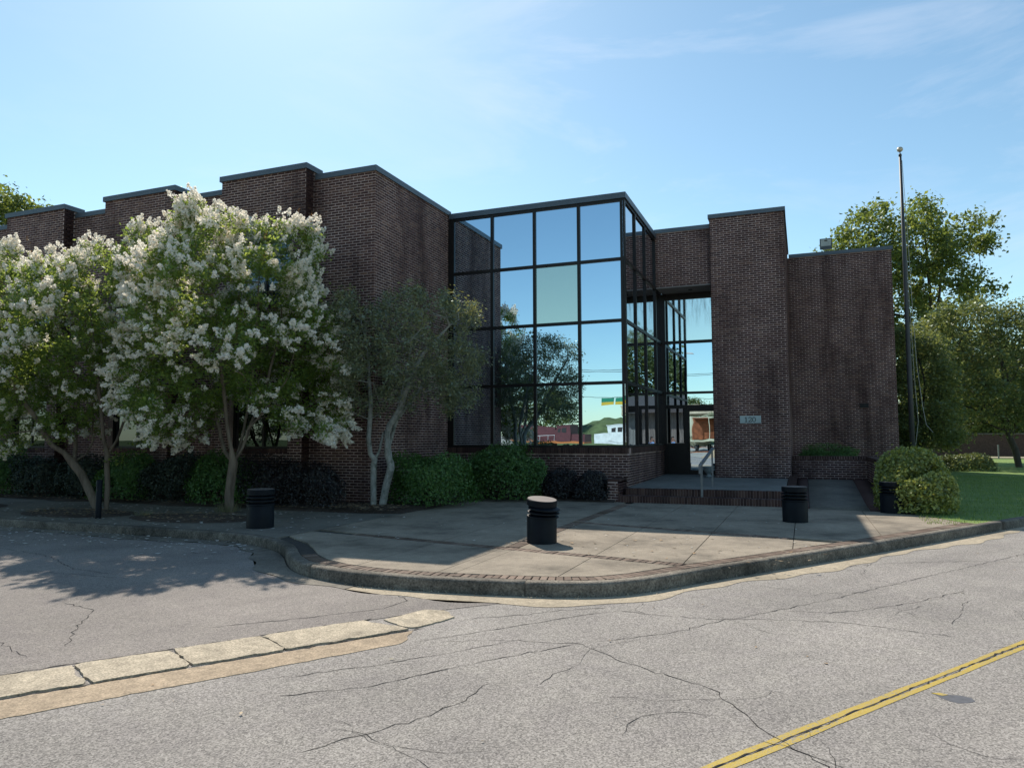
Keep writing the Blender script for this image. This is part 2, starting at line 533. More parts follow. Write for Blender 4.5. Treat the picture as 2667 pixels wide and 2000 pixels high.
KF = resample(KL, 0.15)
KF = KF[(KF[:,0] > -44) & (KF[:,1] < 60)]

def strip(name, A, B, z, mat, parent=None, zb=None):
    n = len(A)
    V = np.r_[np.c_[A, np.full(n, z)], np.c_[B, np.full(n, z if zb is None else zb)]]
    Q = [(i, i+1, n+i+1, n+i) for i in range(n-1)]
    return link(name, quads_mesh(name, V, Q, mat), parent)

# gutter apron in front of the kerb
KO = offset(KF, -0.02)
wob = 0.36 + 0.10*np.sin(np.arange(len(KF))*0.21) + 0.05*np.sin(np.arange(len(KF))*0.9)
KO2 = KF - normals(KF)*wob[:,None]
right = KF[:,0] > -0.9
kR = np.where(right)[0]
g = strip("gutter", KO2[kR], KO[kR], -0.150, M_SAND); tag(g, kind='structure')
kL = np.where(KF[:,0] <= -0.7)[0]
M_APRON = mk_concrete("apron_concrete", (0.21, 0.185, 0.15), 0.8, 50, 0.35)
g = strip("gutter", KO2[kL], KO[kL], -0.145, M_APRON); tag(g, kind='structure')

# kerb in separate cast lengths
kerb = thing("kerb", None, None); kerb['kind'] = 'structure'
seglen = 22
i0 = 0
while i0 < len(KF)-1:
    i1 = min(i0+seglen+int(rng.integers(-4, 5)), len(KF)-1)
    P = KF[i0:i1+1]
    N = normals(KF)[i0:i1+1]
    P = P.copy()
    t = (P[-1]-P[-2]); P[-1] = P[-1] - t*0.06
    prof = [(0.0, -0.20), (0.0, -0.03), (0.008, -0.010), (0.03, 0.004), (0.15, 0.004), (0.15, -0.2)]
    jit = rng.normal(0, 0.0025, (len(P), len(prof)))
    V = []; F = []
    for a in range(len(P)):
        for b, (o, z) in enumerate(prof):
            q = P[a]+N[a]*(o+jit[a,b])
            V.append((q[0], q[1], z+jit[a,b]*.6))
    m_ = len(prof)
    for a in range(len(P)-1):
        for b in range(m_-1):
            F.append((a*m_+b+1, a*m_+b, (a+1)*m_+b, (a+1)*m_+b+1))
    F.append(tuple(range(m_))); F.append(tuple((len(P)-1)*m_+b for b in range(m_-1,-1,-1)))
    link("kerb_stone", MB().add(V, F).mesh("kerb_stone", M_KERB, True), kerb)
    i0 = i1

# parking lot surface (left)
gl = KO2[kL]
lotpoly = [tuple(p) for p in gl[::3]] + [(0.1,-11.86), (1.25,-11.72), (0.62,-12.42), (0.29,-12.9), (-1.31,-15.32), (-30,-58.7), (-45,-58.7)]
bm = bmesh.new()
bm.faces.new([bm.verts.new((x, y, -0.150)) for x, y in lotpoly])
bmesh.ops.triangulate(bm, faces=bm.faces[:])
bmesh.ops.recalc_face_normals(bm, faces=bm.faces[:])
me = bpy.data.meshes.new("parking_lot"); bm.to_mesh(me); bm.free(); me.materials.append(M_LOT)
if me.polygons[0].normal.z < 0: me.flip_normals()
lot = link("parking_lot", me); tag(lot, kind='structure')

# old concrete gutter across the driveway mouth
def slab(poly, z0, z1, mat, name, parent, jag=0.012):
    P = np.array(poly+[poly[0]], float)
    Q = resample(P, 0.07)[:-1]
    Q = Q + rng.normal(0, jag, Q.shape)
    n = len(Q)
    V = [(x, y, z0) for x, y in Q] + [(x, y, z1) for x, y in Q]
    F = [tuple(range(n, 2*n))] + [(i, (i+1) % n, (i+1) % n+n, i+n) for i in range(n)]
    me_ = MB().add(V, F).mesh(name, mat)
    bm_ = bmesh.new(); bm_.from_mesh(me_); bmesh.ops.recalc_face_normals(bm_, faces=bm_.faces[:]); bm_.to_mesh(me_); bm_.free()
    return link(name, me_, parent)
dg = thing("driveway_gutter", None, None); dg['kind'] = 'structure'
ud = Vector((1.6, 2.42, 0)).normalized(); un = Vector((ud.y, -ud.x, 0))     # towards the road
U0 = Vector((0.29, -12.9, 0))
def gp(s, t):
    q = U0 + ud*s + un*t
    return (q.x, q.y)
cuts = [0.02, -0.98, -1.72, -2.43, -3.5, -4.9, -6.3, -8.0, -10, -12, -14]
for a, b in zip(cuts[:-1], cuts[1:]):
    e1 = 0.10 if a == 0.02 else 0.02
    slab([gp(a-0.006-e1*.5, 0.02), gp(a-0.006+e1*2, 0.56), gp(b+0.006+.05, 0.56), gp(b+0.006, 0.0)], -0.2, -0.136, M_SLAB, "gutter_slab", dg, 0.009)
slab([(0.47,-12.80),(0.79,-12.98),(0.87,-12.98),(0.97,-12.78),(1.06,-12.48),(0.83,-12.24),(0.64,-12.33)], -0.2, -0.142, M_SLAB, "gutter_slab", dg)
slab([gp(0.22,0.60), gp(-0.05,0.92), gp(-3.0,1.0), gp(-14,1.08), gp(-14,0.585), gp(-3,0.585)], -0.19, -0.1495, M_TAN, "grit_strip", dg, 0.006)
V = []
# dark broken joint between slab and grit strip
def crack(pts, wid, z, parent, name="crack", jag=0.02, mat=None, step=0.08):
    Q = resample(np.array(pts, float), step)
    Q = Q + rng.normal(0, jag, Q.shape)
    # smoother walk added
    n = len(Q)
    wd = wid*(0.35+0.9*np.abs(rng.normal(0, 0.6, n)))
    wd[0] = wd[-1] = 0.001
    N = normals(Q)
    A = Q+N*wd[:,None]/2; B = Q-N*wd[:,None]/2
    return strip(name, B, A, z, mat or M_CRACK, parent)
crack([gp(0.35,0.575), gp(-1,0.575), gp(-4,0.575), gp(-14,0.58)], 0.018, -0.1465, dg, "joint_gap", 0.010, None, 0.05)
crack([gp(0.1,-0.02), gp(-1.2,-0.03), gp(-3,-0.06), gp(-6,-0.05)], 0.018, -0.1465, dg, "joint_gap", 0.012, None, 0.06)

# cracks in the road (points on the ground)
CR = [
 [(1.35,-13.25),(1.9,-13.0),(2.45,-12.9),(3.05,-13.35),(3.6,-13.6),(4.05,-14.3),(4.9,-15.4)],
 [(0.9,-14.9),(1.4,-14.45),(1.75,-13.85),(2.2,-13.25),(2.45,-12.9)],
 [(0.6,-14.6),(1.1,-14.1),(1.5,-13.6),(1.9,-13.0)],
 [(2.6,-12.8),(3.1,-12.3),(3.5,-11.7),(3.95,-11.1),(4.5,-10.3),(5.2,-9.2),(6.3,-7.5),(7.4,-5.8)],
 [(2.5,-11.6),(3.2,-11.65),(3.9,-11.45),(4.6,-11.3),(5.5,-11.5)],
 [(4.1,-11.0),(4.6,-10.9),(5.3,-10.2),(6.0,-9.2)],
 [(1.15,-12.5),(1.55,-12.2),(1.9,-11.85),(2.35,-11.5)],
 [(1.1,-13.35),(1.6,-12.75),(2.05,-12.1),(2.5,-11.6)],
 [(4.0,-14.45),(4.2,-14.5),(4.55,-14.75),(5.2,-15.0)],
 [(3.4,-9.4),(4.3,-8.5),(5.2,-7.6),(6.4,-6.9),(7.5,-6.6)],
 [(1.6,-15.6),(1.95,-15.0),(2.1,-14.6),(2.15,-14.1)],
]
for c in CR:
    crack(c, 0.0085, -0.1515, road, "crack", 0.013)
# finer branching cracks
for k in range(34):
    s0, t0 = rng.uniform(2.5, 13), rng.uniform(-1.5, 3.0)
    a0 = rng.choice([0.1, 1.2, -1.2, 2.8])+rng.normal(0, .35)
    P_ = [street(s0, t0)[:2]]
    for q in range(int(rng.integers(3, 8))):
        a0 += rng.normal(0, 0.45)
        s0 += 0.22*math.cos(a0); t0 += 0.22*math.sin(a0)
        if t0 > 3.2: break
        P_.append(street(s0, t0)[:2])
    if len(P_) > 2: crack(P_, 0.0045, -0.1515, road, "crack", 0.010)
for c in [[(-9,-10.8),(-6.5,-11.2),(-5.0,-11.9),(-4.1,-12.0)], [(-3.2,-13.4),(-2.6,-13.5),(-2.0,-14.2),(-1.6,-14.6)], [(-5,-14.2),(-3.4,-14.6),(-2.3,-14.7),(-1.6,-14.9)],[(-1.0,-13.7),(-0.3,-13.0),(0.2,-12.4),(0.25,-12.0),(0.0,-11.75)],[(-7,-12.6),(-5.2,-12.2),(-3.9,-12.15)]]:
    crack(c, 0.010, -0.148, lot, "crack", 0.014)

# yellow centre line pair, cracked between
for t in (0.033, -0.033):
    n = 700
    s = np.linspace(-40, 160, n)
    ed = 0.0235 + rng.normal(0, 0.0035, (2, n))
    c = np.array([street(a, t)[:2] for a in s]); N = np.array([SN.x, SN.y])
    strip("centre_line", c - N*ed[0][:,None], c + N*ed[1][:,None], -0.1515, M_YEL, road)
crack([street(a, 0.0)[:2] for a in np.linspace(-2, 40, 30)], 0.011, -0.149, road, "crack", 0.008, None, 0.06)
pt = CL + SD*7.15 - SN*0.27
slab([(pt.x+0.11*math.cos(a)*(1+.3*math.sin(3*a)), pt.y+0.085*math.sin(a)) for a in np.linspace(0, 2*math.pi, 14)[:-1]], -0.16, -0.1525, M_PATCH, "tar_patch", road, 0.006)
pt2 = CL + SD*7.15 - SN*0.17
slab([(pt2.x+0.055*math.cos(a), pt2.y+0.035*math.sin(a)) for a in np.linspace(0, 2*math.pi, 10)[:-1]], -0.155, -0.1505, M_YEL, "paint_blot", road, 0.006)

# ---- paved plaza and footway, cut into panels
pav = thing("pavement", None, None); pav['kind'] = 'structure'
def panels(poly, lines, mat, holes=(), z=0.0, gap=0.006, parent=pav):
    bm = bmesh.new()
    bm.faces.new([bm.verts.new((x, y, 0)) for x, y in poly])
    for (px, py, dx, dy) in lines:
        geom = bm.verts[:]+bm.edges[:]+bm.faces[:]
        bmesh.ops.bisect_plane(bm, geom=geom, plane_co=(px, py, 0), plane_no=(-dy, dx, 0), dist=1e-5)
    out = []
    for f in bm.faces:
        P = np.array([(v.co.x, v.co.y) for v in f.verts])
        c = f.calc_center_median()
        if any(h(c.x, c.y) for h in holes): continue
        if f.calc_area() < 0.01: continue
        # inset
        a2 = sum(P[i][0]*P[(i+1)%len(P)][1]-P[(i+1)%len(P)][0]*P[i][1] for i in range(len(P)))
        if a2 < 0: P = P[::-1]
        n = len(P); Q = []
        for i in range(n):
            e0 = P[i]-P[i-1]; e1 = P[(i+1)%n]-P[i]
            l0 = np.linalg.norm(e0)+1e-9; l1 = np.linalg.norm(e1)+1e-9
            n0 = np.array([-e0[1], e0[0]])/l0; n1 = np.array([-e1[1], e1[0]])/l1
            b = n0+n1; L_ = max(0.35, b@b/2+0.0)
            Q.append(P[i]+b/ (b@b/2+1e-9)*gap if b@b > 0.3 else P[i]+b*gap)
        zz = z+rng.normal(0, 0.0012)
        o = MB().prism([tuple(q) for q in Q], zz-0.12, zz).obj("paving_panel", mat, parent)
        out.append(o)
    bm.free()
    return out
# bedding under panels and pavers
KI = offset(KF, 0.15)
KI2 = offset(KF, 0.385)
selR = (KF[:,0] > -3.75) & (KF[:,0] < 7.4) & (KF[:,1] < -3.1)
selL = (KF[:,0] <= -3.75)
pl_in = KI2[selR]
plaza = [tuple(p) for p in pl_in[::4]] + [tuple(pl_in[-1]), (6.55,-1.9), (5.72,-1.32), (4.42,-1.16), (3.85,-0.9), (-3.7,-0.85), (-3.75,-4.6), (-3.72, -9.0)]
fl = offset(KF, 0.155)[selL]
foot = [tuple(p) for p in fl[::6]] + [(fl[-1][0], fl[-1][1]), (-3.74,-9.0), (-3.76,-5.3), (-4.9,-5.55), (-12,-5.3), (-44,-5.3)]
def bed(poly, z, name, mat):
    bm = bmesh.new()
    bm.faces.new([bm.verts.new((x, y, z)) for x, y in poly])
    bmesh.ops.triangulate(bm, faces=bm.faces[:])
    me = bpy.data.meshes.new(name); bm.to_mesh(me); bm.free(); me.materials.append(mat)
    if me.polygons[0].normal.z < 0: me.flip_normals()
    return link(name, me, pav)
bedp = [tuple(p) for p in KI[(KF[:,0] < 7.4) & (KF[:,1] < -3.1)][::4]] + [(6.55,-1.9),(6.4,5.0),(-4,5.0),(-4,-5.3),(-44,-5.3)]
M_JOINT = simple("joint_dirt", (0.05, 0.042, 0.035), 0.95, 0, 0.4, 20)
bed(bedp, -0.022, "joint_bed", M_JOINT)
SB, SDD = -0.195, -0.265
nb = Vector((1, SB, 0)).normalized(); nd = Vector((1, SDD, 0)).normalized()
B0 = (0.0, -8.98); D0 = (0.0, -5.42)
def band_h(p0, d):
    def h(x, y):
        t = -(x-p0[0])*d.y + (y-p0[1])*d.x
        return -0.11 < t < 0.11
    return h
hB, hD = band_h(B0, nb), band_h(D0, nd)
hC = lambda x, y: 0.14 < x < 0.36
lines = []
for p0, d in ((B0, nb), (D0, nd)):
    for s in (-0.11, 0.11):
        lines.append((p0[0]-d.y*s, p0[1]+d.x*s, d.x, d.y))
for x in (0.14, 0.36, -1.05, -2.35, 1.6, 2.83, 4.12, 5.45):
    lines.append((x, 0, 0, 1))
lines.append((0, -2.6, 1, -0.1))
panels(plaza, lines, M_CONC, (lambda x, y: hB(x, y) and -3.2 < x, lambda x, y: hD(x, y) and x > 0.1, lambda x, y: hC(x, y) and y > -9.0))
fl_lines = [(x, 0, 0.12, 1) for x in np.arange(-42, -4, 1.9)] + [(0,-7.15,1,0.0)]
# tree pits are holes in the footway: diamonds at the trees
pit = lambda cx, cy, r: (lambda x, y: abs(x-cx)/r[0]+abs(y-cy)/r[1] < 1)
fo = panels(foot, fl_lines, M_WALK)

pmesh = MB().add([(-.041,-.1,-.09),(.041,-.1,-.09),(.041,.1,-.09),(-.041,.1,-.09),(-.035,-.094,.003),(.035,-.094,.003),(.035,.094,.003),(-.035,.094,.003),(-.041,-.1,-.003),(.041,-.1,-.003),(.041,.1,-.003),(-.041,.1,-.003)],
    [(4,5,6,7),(8,9,5,4),(9,10,6,5),(10,11,7,6),(11,8,4,7),(0,1,9,8),(1,2,10,9),(2,3,11,10),(3,0,8,11)]).mesh("paver", M_PAVER)
NPV = [0]; EXTRA = []
def paver(x, y, rz):
    if NPV[0] >= 300:
        EXTRA.append((x, y, rz)); return
    NPV[0] += 1
    o = link("paver", pmesh, pav, (x, y, rng.normal(0, 0.0025)-0.001))
    o.rotation_euler = (rng.normal(0, .01), rng.normal(0, .01), rz+rng.normal(0, .012))
PB = 0.0925
for k in range(int(5.75/PB)):                       # band past the first bollard
    x = -2.75+k*PB*nb.x; paver(x, B0[1]+(x-B0[0])*SB, math.atan2(nb.y, nb.x))
for k in range(int(4.2/PB)):
    x = 0.42+k*PB*nd.x; y = D0[1]+(x-D0[0])*SDD
    if x < 4.0: paver(x, y, math.atan2(nd.y, nd.x))
for k in range(int(7.6/PB)):
    y = -8.85+k*PB
    if not (hD(0.25, y)): paver(0.25, y, math.pi/2)
KB = resample(offset(KF, 0.268)[(KF[:,0] > -2.4) & (KF[:,0] < 5.2) & (KF[:,1] < -6)], PB)
tn = np.gradient(KB, axis=0)
for (x, y), t in zip(KB, tn): paver(x, y, math.atan2(t[1], t[0]))
# rest of the kerb-side band, past the limit, as one piece
KB2 = resample(offset(KF, 0.268)[((KF[:,0] >= 5.2) & (KF[:,0] < 7.4) & (KF[:,1] < -3.1))], PB)
V = []; Q = []
pv = np.array([v.co[:] for v in pmesh.vertices]); pf = [tuple(p.vertices) for p in pmesh.polygons]
mbp = MB()
tn = np.gradient(KB2, axis=0)
for (x, y), t in zip(KB2, tn):
    a = math.atan2(t[1], t[0]); c, s = math.cos(a), math.sin(a)
    mbp.add([(x+c*q[0]-s*q[1], y+s*q[0]+c*q[1], q[2]) for q in pv], pf)
for x, y, a in EXTRA:
    c, s = math.cos(a), math.sin(a)
    mbp.add([(x+c*q[0]-s*q[1], y+s*q[0]+c*q[1], q[2]) for q in pv], pf)
kb = mbp.obj("paver_band", mat_brick("paver_brick_joined", (0.12,0.08,0.058),(0.20,0.138,0.102),(0.27,0.20,0.152),0.3), pav); kb['kind'] = 'stuff'

# planting bed along the left facade
mb = MB()
def bumpy_sheet(x0, x1, y0, y1, nx, ny, zf):
    V = []; Q = []
    for j in range(ny+1):
        for i in range(nx+1):
            x = x0+(x1-x0)*i/nx; y = y0+(y1-y0)*j/ny
            V.append((x, y, zf(x, y)))
    for j in range(ny):
        for i in range(nx):
            a = j*(nx+1)+i
            Q.append((a, a+1, a+nx+2, a+nx+1))
    return np.array(V), np.array(Q)
def zbed(x, y):
    e = min(1, max(0, (y+5.55+0.25*math.sin(x*1.7))/0.5))
    e2 = min(1, max(0, (-3.55-x)/0.4)) if y < -0.9 else 1
    return -0.05+0.13*e*e2+0.02*math.sin(x*3.1)*math.sin(y*4.3)
V, Q = bumpy_sheet(-44, -3.3, -5.6, -3.9, 160, 10, zbed)
bd = link("planting_bed", quads_mesh("planting_bed", V, Q, M_MULCH, True)); tag(bd, kind='structure')
def zbed2(x, y):
    return -0.05+0.10*min(1, max(0, (y+1.25)/0.3))+0.015*math.sin(x*5+y*3)
V, Q = bumpy_sheet(-5.3, -0.12, -1.4, 0.0, 40, 10, zbed2)
bd = link("planting_bed", quads_mesh("planting_bed", V, Q, M_MULCH, True)); tag(bd, kind='structure')
V, Q = bumpy_sheet(-5.31, -3.72, -4.2, -1.2, 14, 20, lambda x, y: 0.06+0.015*math.sin(x*5+y*3)-0.1*max(0, (x+3.95)/0.25))
bd = link("planting_bed", quads_mesh("planting_bed", V, Q, M_MULCH, True)); tag(bd, kind='structure')
for cx, cy, rx in ((-10.5,-7.6,1.5), (-7.35,-7.5,1.5), (-14.8,-7.4,1.3)):       # tree pits
    nn = 28
    ring = [(cx+rx*math.cos(a)*abs(math.cos(a))**.0, cy+0.78*math.sin(a)) for a in np.linspace(0, 2*math.pi, nn+1)[:-1]]
    o = MB().add([(cx, cy, 0.06)]+[(x, y, 0.006) for x, y in ring]+[(cx+(x-cx)*.55, cy+(y-cy)*.55, 0.045) for x, y in ring],
        [(1+i, 1+(i+1)%nn, 1+nn+(i+1)%nn, 1+nn+i) for i in range(nn)]+[(0, 1+nn+i, 1+nn+(i+1)%nn) for i in range(nn)]).obj("tree_pit", M_MULCH, None, True)
    tag(o, kind='structure')

# lawn at right
def mk_lawn():
    m = Mat("lawn_turf").set(0.95, 0, 0.1)
    c = m.ramp(m.noise(1.2, 5, 0.6), [(0.3, (0.16, 0.25, 0.08)), (0.7, (0.26, 0.33, 0.11))])
    m.col(m.mixc(0.7, c, m.ramp(m.noise(60, 4, 0.7), [(0.3, (0.6,)*3), (0.7, (1.3,)*3)]), 'MULTIPLY'))
    m.bump(m.noise(80, 3), 0.8, 0.02)
    return m.m
lawnp = [tuple(p) for p in offset(KF, 0.155)[(KF[:,0] > 7.25) & (KF[:,1] < 40)][::8]] + [(30,42), (6.3,42), (6.35,-1.0), (6.6,-1.9)]
bm = bmesh.new()
bm.faces.new([bm.verts.new((x, y, 0.0)) for x, y in lawnp]); bmesh.ops.triangulate(bm, faces=bm.faces[:])
me = bpy.data.meshes.new("lawn"); bm.to_mesh(me); bm.free(); me.materials.append(mk_lawn())
if me.polygons[0].normal.z < 0: me.flip_normals()
lawn = link("lawn", me); tag(lawn, kind='structure')

# ------------------------------------------------------------------ building
bld = thing("office_building", "dark brown brick two-storey office building with a mirrored glass entrance corner", "building")
BW, BH, BJ = 0.2035, 0.0562, 0.0115
CRS = BH+BJ
near_bricks = []
def brickfaces(P0, d, n, L_, z0, z1, openings, collect, proud=0.007, vertical=False):
    """running bond, as arrays of 5-sided boxes; returns V,Q"""
    bw, bh = (BH, 0.155) if vertical else (BW, BH)
    nr = int((z1-z0)/(bh+BJ)+0.3)
    res = []
    for r in range(nr):
        za = z0+BJ/2+r*(bh+BJ); zb = min(za+bh, z1-0.002)
        if zb-za < 0.02: continue
        off = 0 if (r % 2 == 0 or vertical) else -(bw+BJ)/2
        a = off
        while a < L_-0.005:
            a0 = max(0.0, a); a1 = min(L_, a+bw)
            a += bw+BJ
            if a1-a0 < 0.03: continue
            segs = [(a0, a1)]
            for (o0, o1, oz0, oz1) in openings:
                if zb > oz0+0.01 and za < oz1-0.01:
                    ns = []
                    for s0, s1 in segs:
                        if s1 <= o0 or s0 >= o1: ns.append((s0, s1))
                        else:
                            if s0 < o0-0.02: ns.append((s0, o0))
                            if s1 > o1+0.02: ns.append((o1, s1))
                    segs = ns
            for s0, s1 in segs: res.append((s0, s1, za, zb))
    return np.array(res) if res else np.zeros((0, 4))
FACES5 = np.array([(4,5,6,7),(0,1,5,4),(1,2,6,5),(2,3,7,6),(3,0,4,7)])
def boxes_from(res, P0, d, n, proud):
    k = len(res)
    P0 = np.array(P0); d = np.array(d); n = np.array(n)
    s0, s1, za, zb = res.T
    V = np.zeros((k, 8, 3))
    b = 0.0035
    pr = proud+rng.normal(0, 0.0008, k)
    for i, (s, z, dep) in enumerate(((s0,za,0),(s1,za,0),(s1,zb,0),(s0,zb,0),(s0+b,za+b,1),(s1-b,za+b,1),(s1-b,zb-b,1),(s0+b,zb-b,1))):
        off = np.where(dep, pr, -0.004)
        V[:,i,0] = P0[0]+d[0]*s+n[0]*off
        V[:,i,1] = P0[1]+d[1]*s+n[1]*off
        V[:,i,2] = z
    Q = (FACES5[None]+8*np.arange(k)[:,None,None]).reshape(-1, 4)
    return V.reshape(-1, 3), Q
# which bricks are separate objects: the nearest 300 of the nearest corner
def wall(P0, d, n, L_, z0, z1, openings=(), thick=0.30, core=True, single_if=None, t0=0.0, t1=None, mat=None, vertical=False, name="wall", parent=None):
    """P0 start point of the outer face, d along, n outwards (2-vectors)"""
    d = (float(d[0]), float(d[1])); n = (float(n[0]), float(n[1]))
    t1 = L_ if t1 is None else t1
    mb = MB()
    xs = sorted(set([t0, t1]+[v for o in openings for v in o[:2]]))
    zs = sorted(set([z0, z1]+[v for o in openings for v in o[2:]]))
    for a, b in zip(xs[:-1], xs[1:]):
        for c, e in zip(zs[:-1], zs[1:]):
            ca, cz = (a+b)/2, (c+e)/2
            if any(o[0] < ca < o[1] and o[2] < cz < o[3] for o in openings): continue
            pts = [(P0[0]+d[0]*a, P0[1]+d[1]*a), (P0[0]+d[0]*b, P0[1]+d[1]*b)]
            pts = pts + [(pts[1][0]-n[0]*thick, pts[1][1]-n[1]*thick), (pts[0][0]-n[0]*thick, pts[0][1]-n[1]*thick)]
            ar = sum(pts[i][0]*pts[(i+1)%4][1]-pts[(i+1)%4][0]*pts[i][1] for i in range(4))
            if ar < 0: pts = pts[::-1]
            mb.prism(pts, c, e)
    w_ = mb.obj(name, M_MORTAR, parent or bld)
    res = brickfaces(P0, d, n, L_, z0, z1, openings, None, vertical=vertical)
    if len(res):
        if single_if is not None:
            cen = np.c_[P0[0]+d[0]*(res[:,0]+res[:,1])/2, P0[1]+d[1]*(res[:,0]+res[:,1])/2, (res[:,2]+res[:,3])/2]
            m_ = single_if(cen) & (res[:,1]-res[:,0] > 0.19)
            # cap
            idx = np.where(m_)[0]
            near_bricks.append((res[idx], P0, d, n, w_))
            res = np.delete(res, idx, axis=0)
        V, Q = boxes_from(res, P0, d, n, 0.0035)
        o = link("brickwork", quads_mesh("brickwork", V, Q, mat or M_BRICK), w_)
        o['kind'] = 'stuff'
    return w_

XB, YC, YP = -5.312, -3.976, -4.325
ZC, ZP_ = 8.196, 8.39
COPH = 0.14
# ground-storey and upper-storey windows in the three bays
bays = [(-9.82,-7.12), (-14.10,-11.47), (-18.27,-15.77), (-22.5,-19.9), (-26.6,-24.0)]
def first150(cen):
    return (cen[:,2] > 5.75) & (cen[:,2] < 7.75) & (cen[:,0] > XB-1.15)
def side150(cen):
    return (cen[:,2] > 5.75) & (cen[:,2] < 7.75) & (cen[:,1] < YC+1.15)
# corner block front (from first bay to corner) and its glass-side return
wall((-7.12, YC), (1,0), (0,-1), XB+7.12, 0, ZC, single_if=first150)
wall((XB, YC), (0,1), (1,0), -YC+0.10, 0, ZC, t0=0.3, single_if=side150)
prev = -7.12
for bi, (x0, x1) in enumerate(bays):
    wx0, wx1 = x0+0.42, x1-0.42
    ops = [(wx0-x0, wx1-x0, 1.36, 2.86), (wx0-x0, wx1-x0, 5.0, 6.7)]
    wall((x0, YP), (1,0), (0,-1), x1-x0, 0, ZP_, ops)
    wall((x1, YP), (0,1), (1,0), YC-YP, 0, ZP_, t0=0.3 if False else 0.0, core=False, thick=0.001)
    wall((x0, YC), (0,-1), (-1,0), YC-YP, 0, ZP_, thick=0.001)
    MB().box(x0+0.004, x1-0.004, YC+0.02, YC+0.25, ZC-0.1, ZP_-0.002).obj("parapet_back", M_MORTAR, bld)
    # coping
    MB().box(x0-0.05, x1+0.05, YP-0.05, YC+0.27, ZP_, ZP_+COPH).obj("coping", M_COPING, bld)
    # soldier sill and windows
    for (a, b) in ((1.36, 2.86), (5.0, 6.7)):
        sl_ = MB()
        k = int((wx1-wx0)/0.0677)
        for q in range(k):
            xx = wx0+q*(wx1-wx0)/k
            sl_.box(xx+0.005, xx+(wx1-wx0)/k-0.005, YP-0.025, YP+0.16, a-0.10, a-0.008 if False else a+0.004)
        so_ = sl_.obj("window_sill", M_BRICK, bld)
        wnd = MB()
        yf = YP+0.16
        wnd.box(wx0, wx0+0.06, yf, yf+0.08, a, b).box(wx1-0.06, wx1, yf, yf+0.08, a, b)
        wnd.box(wx0+0.06, wx1-0.06, yf, yf+0.08, a, a+0.06).box(wx0+0.06, wx1-0.06, yf, yf+0.08, b-0.06, b)
        mids = [wx0+(wx1-wx0)*0.52]
        for mx in mids: wnd.box(mx-0.03, mx+0.03, yf+0.002, yf+0.078, a+0.06, b-0.06)
        wf = wnd.obj("window", M_FRAME, bld)
        ed = [wx0+0.06]+[v for mx in mids for v in (mx-0.03, mx+0.03)]+[wx1-0.06]
        for q in range(0, len(ed), 2):
            pn = MB().box(ed[q], ed[q+1], yf+0.03, yf+0.04, a+0.06, b-0.06).obj("pane", M_WINGLASS, wf)
    # wall between this bay and the next one
    nx = bays[bi+1][1] if bi+1 < len(bays) else -30.0
    wall((nx, YC), (1,0), (0,-1), x0-nx, 0, ZC)
    MB().box(nx+0.05, x0-0.05, YC-0.04, YC+0.36, ZC+0.002, ZC+COPH).obj("coping", M_COPING, bld)
MB().prism([(-7.07,YC-0.045),(XB+0.045,YC-0.045),(XB+0.045,0.12),(XB-0.32,0.12),(XB-0.32,YC+0.3),(-7.07,YC+0.3)], ZC, ZC+COPH).obj("coping", M_COPING, bld)
MB().box(-30, XB-0.31, YC+0.31, 12, 7.6, 7.9).obj("roof", M_ROOF, bld)  # unseen slab, added so no sun leaks through the left block
# rear volume so that nothing is hollow
MB().box(-30, -5.62, 11.7, 12, 0, 7.6).obj("rear_wall", M_MORTAR, bld)

# glass corner
ZS, RH = 1.41, 1.67
MW, MD = 0.085, 0.11
ZT = ZS+4*RH-0.04
# brick base walls under the glass
wall((XB+0.01, 0.02), (1,0), (0,-1), -XB-0.01, 0, 1.18, thick=0.25)
wall((0.0, 0.02), (0,1), (1,0), 5.43, 0, 1.18, thick=0.25, t0=0.25)
cap = MB()
for k in range(int(5.3/0.0677)):
    cap.box(XB+0.01+k*0.0677+0.004, XB+0.01+(k+1)*0.0677-0.004, -0.02, 0.2, 1.188, 1.345)
for k in range(int(5.2/0.0677)):
    cap.box(-0.2, 0.04, 0.24+k*0.0677+0.004, 0.24+(k+1)*0.0677-0.004, 1.188, 1.345)
capo = cap.obj("rowlock_cap", M_STEPB, bld); capo['kind'] = 'stuff'
MB().box(XB+0.01, -0.21, 0.0, 0.19, 1.181, 1.335).box(-0.19, 0.03, 0.21, 5.4, 1.181, 1.335).obj("cap_bed", M_MORTAR, bld)
MB().box(XB+0.02, -0.06, -0.01, 0.13, 1.345, ZS).obj("sill", M_FRAME, bld)
MB().box(-0.11, 0.012, 0.02, 5.35, 1.346, ZS-0.001).obj("sill", M_FRAME, bld)
YG = 0.045       # pane plane behind the mullion face
mull = [-1.30, -2.60, -3.90]
colsx = [XB+0.20]+mull[::-1]+[-0.065]
MB().box(XB+0.01, XB+0.20, 0.0, 0.14, 1.345, ZT+0.02).obj("post", M_FRAME, bld)
MB().box(-0.13, 0.0, 0.0, 0.13, 1.347, ZT+0.021).obj("post", M_FRAME, bld)
for x in mull:
    MB().box(x-MW/2, x+MW/2, 0.0, MD, ZS, ZT).obj("mullion", M_FRAME, bld)
for r in range(1, 4):
    z = ZS+r*RH
    for a, b in zip(colsx[:-1], colsx[1:]):
        a_ = a if a == colsx[0] else a+MW/2
        b_ = b-MW/2 if b != colsx[-1] else -0.13
        MB().box(a_, b_, 0.003, MD-0.003, z-MW/2, z+MW/2).obj("transom", M_FRAME, bld)
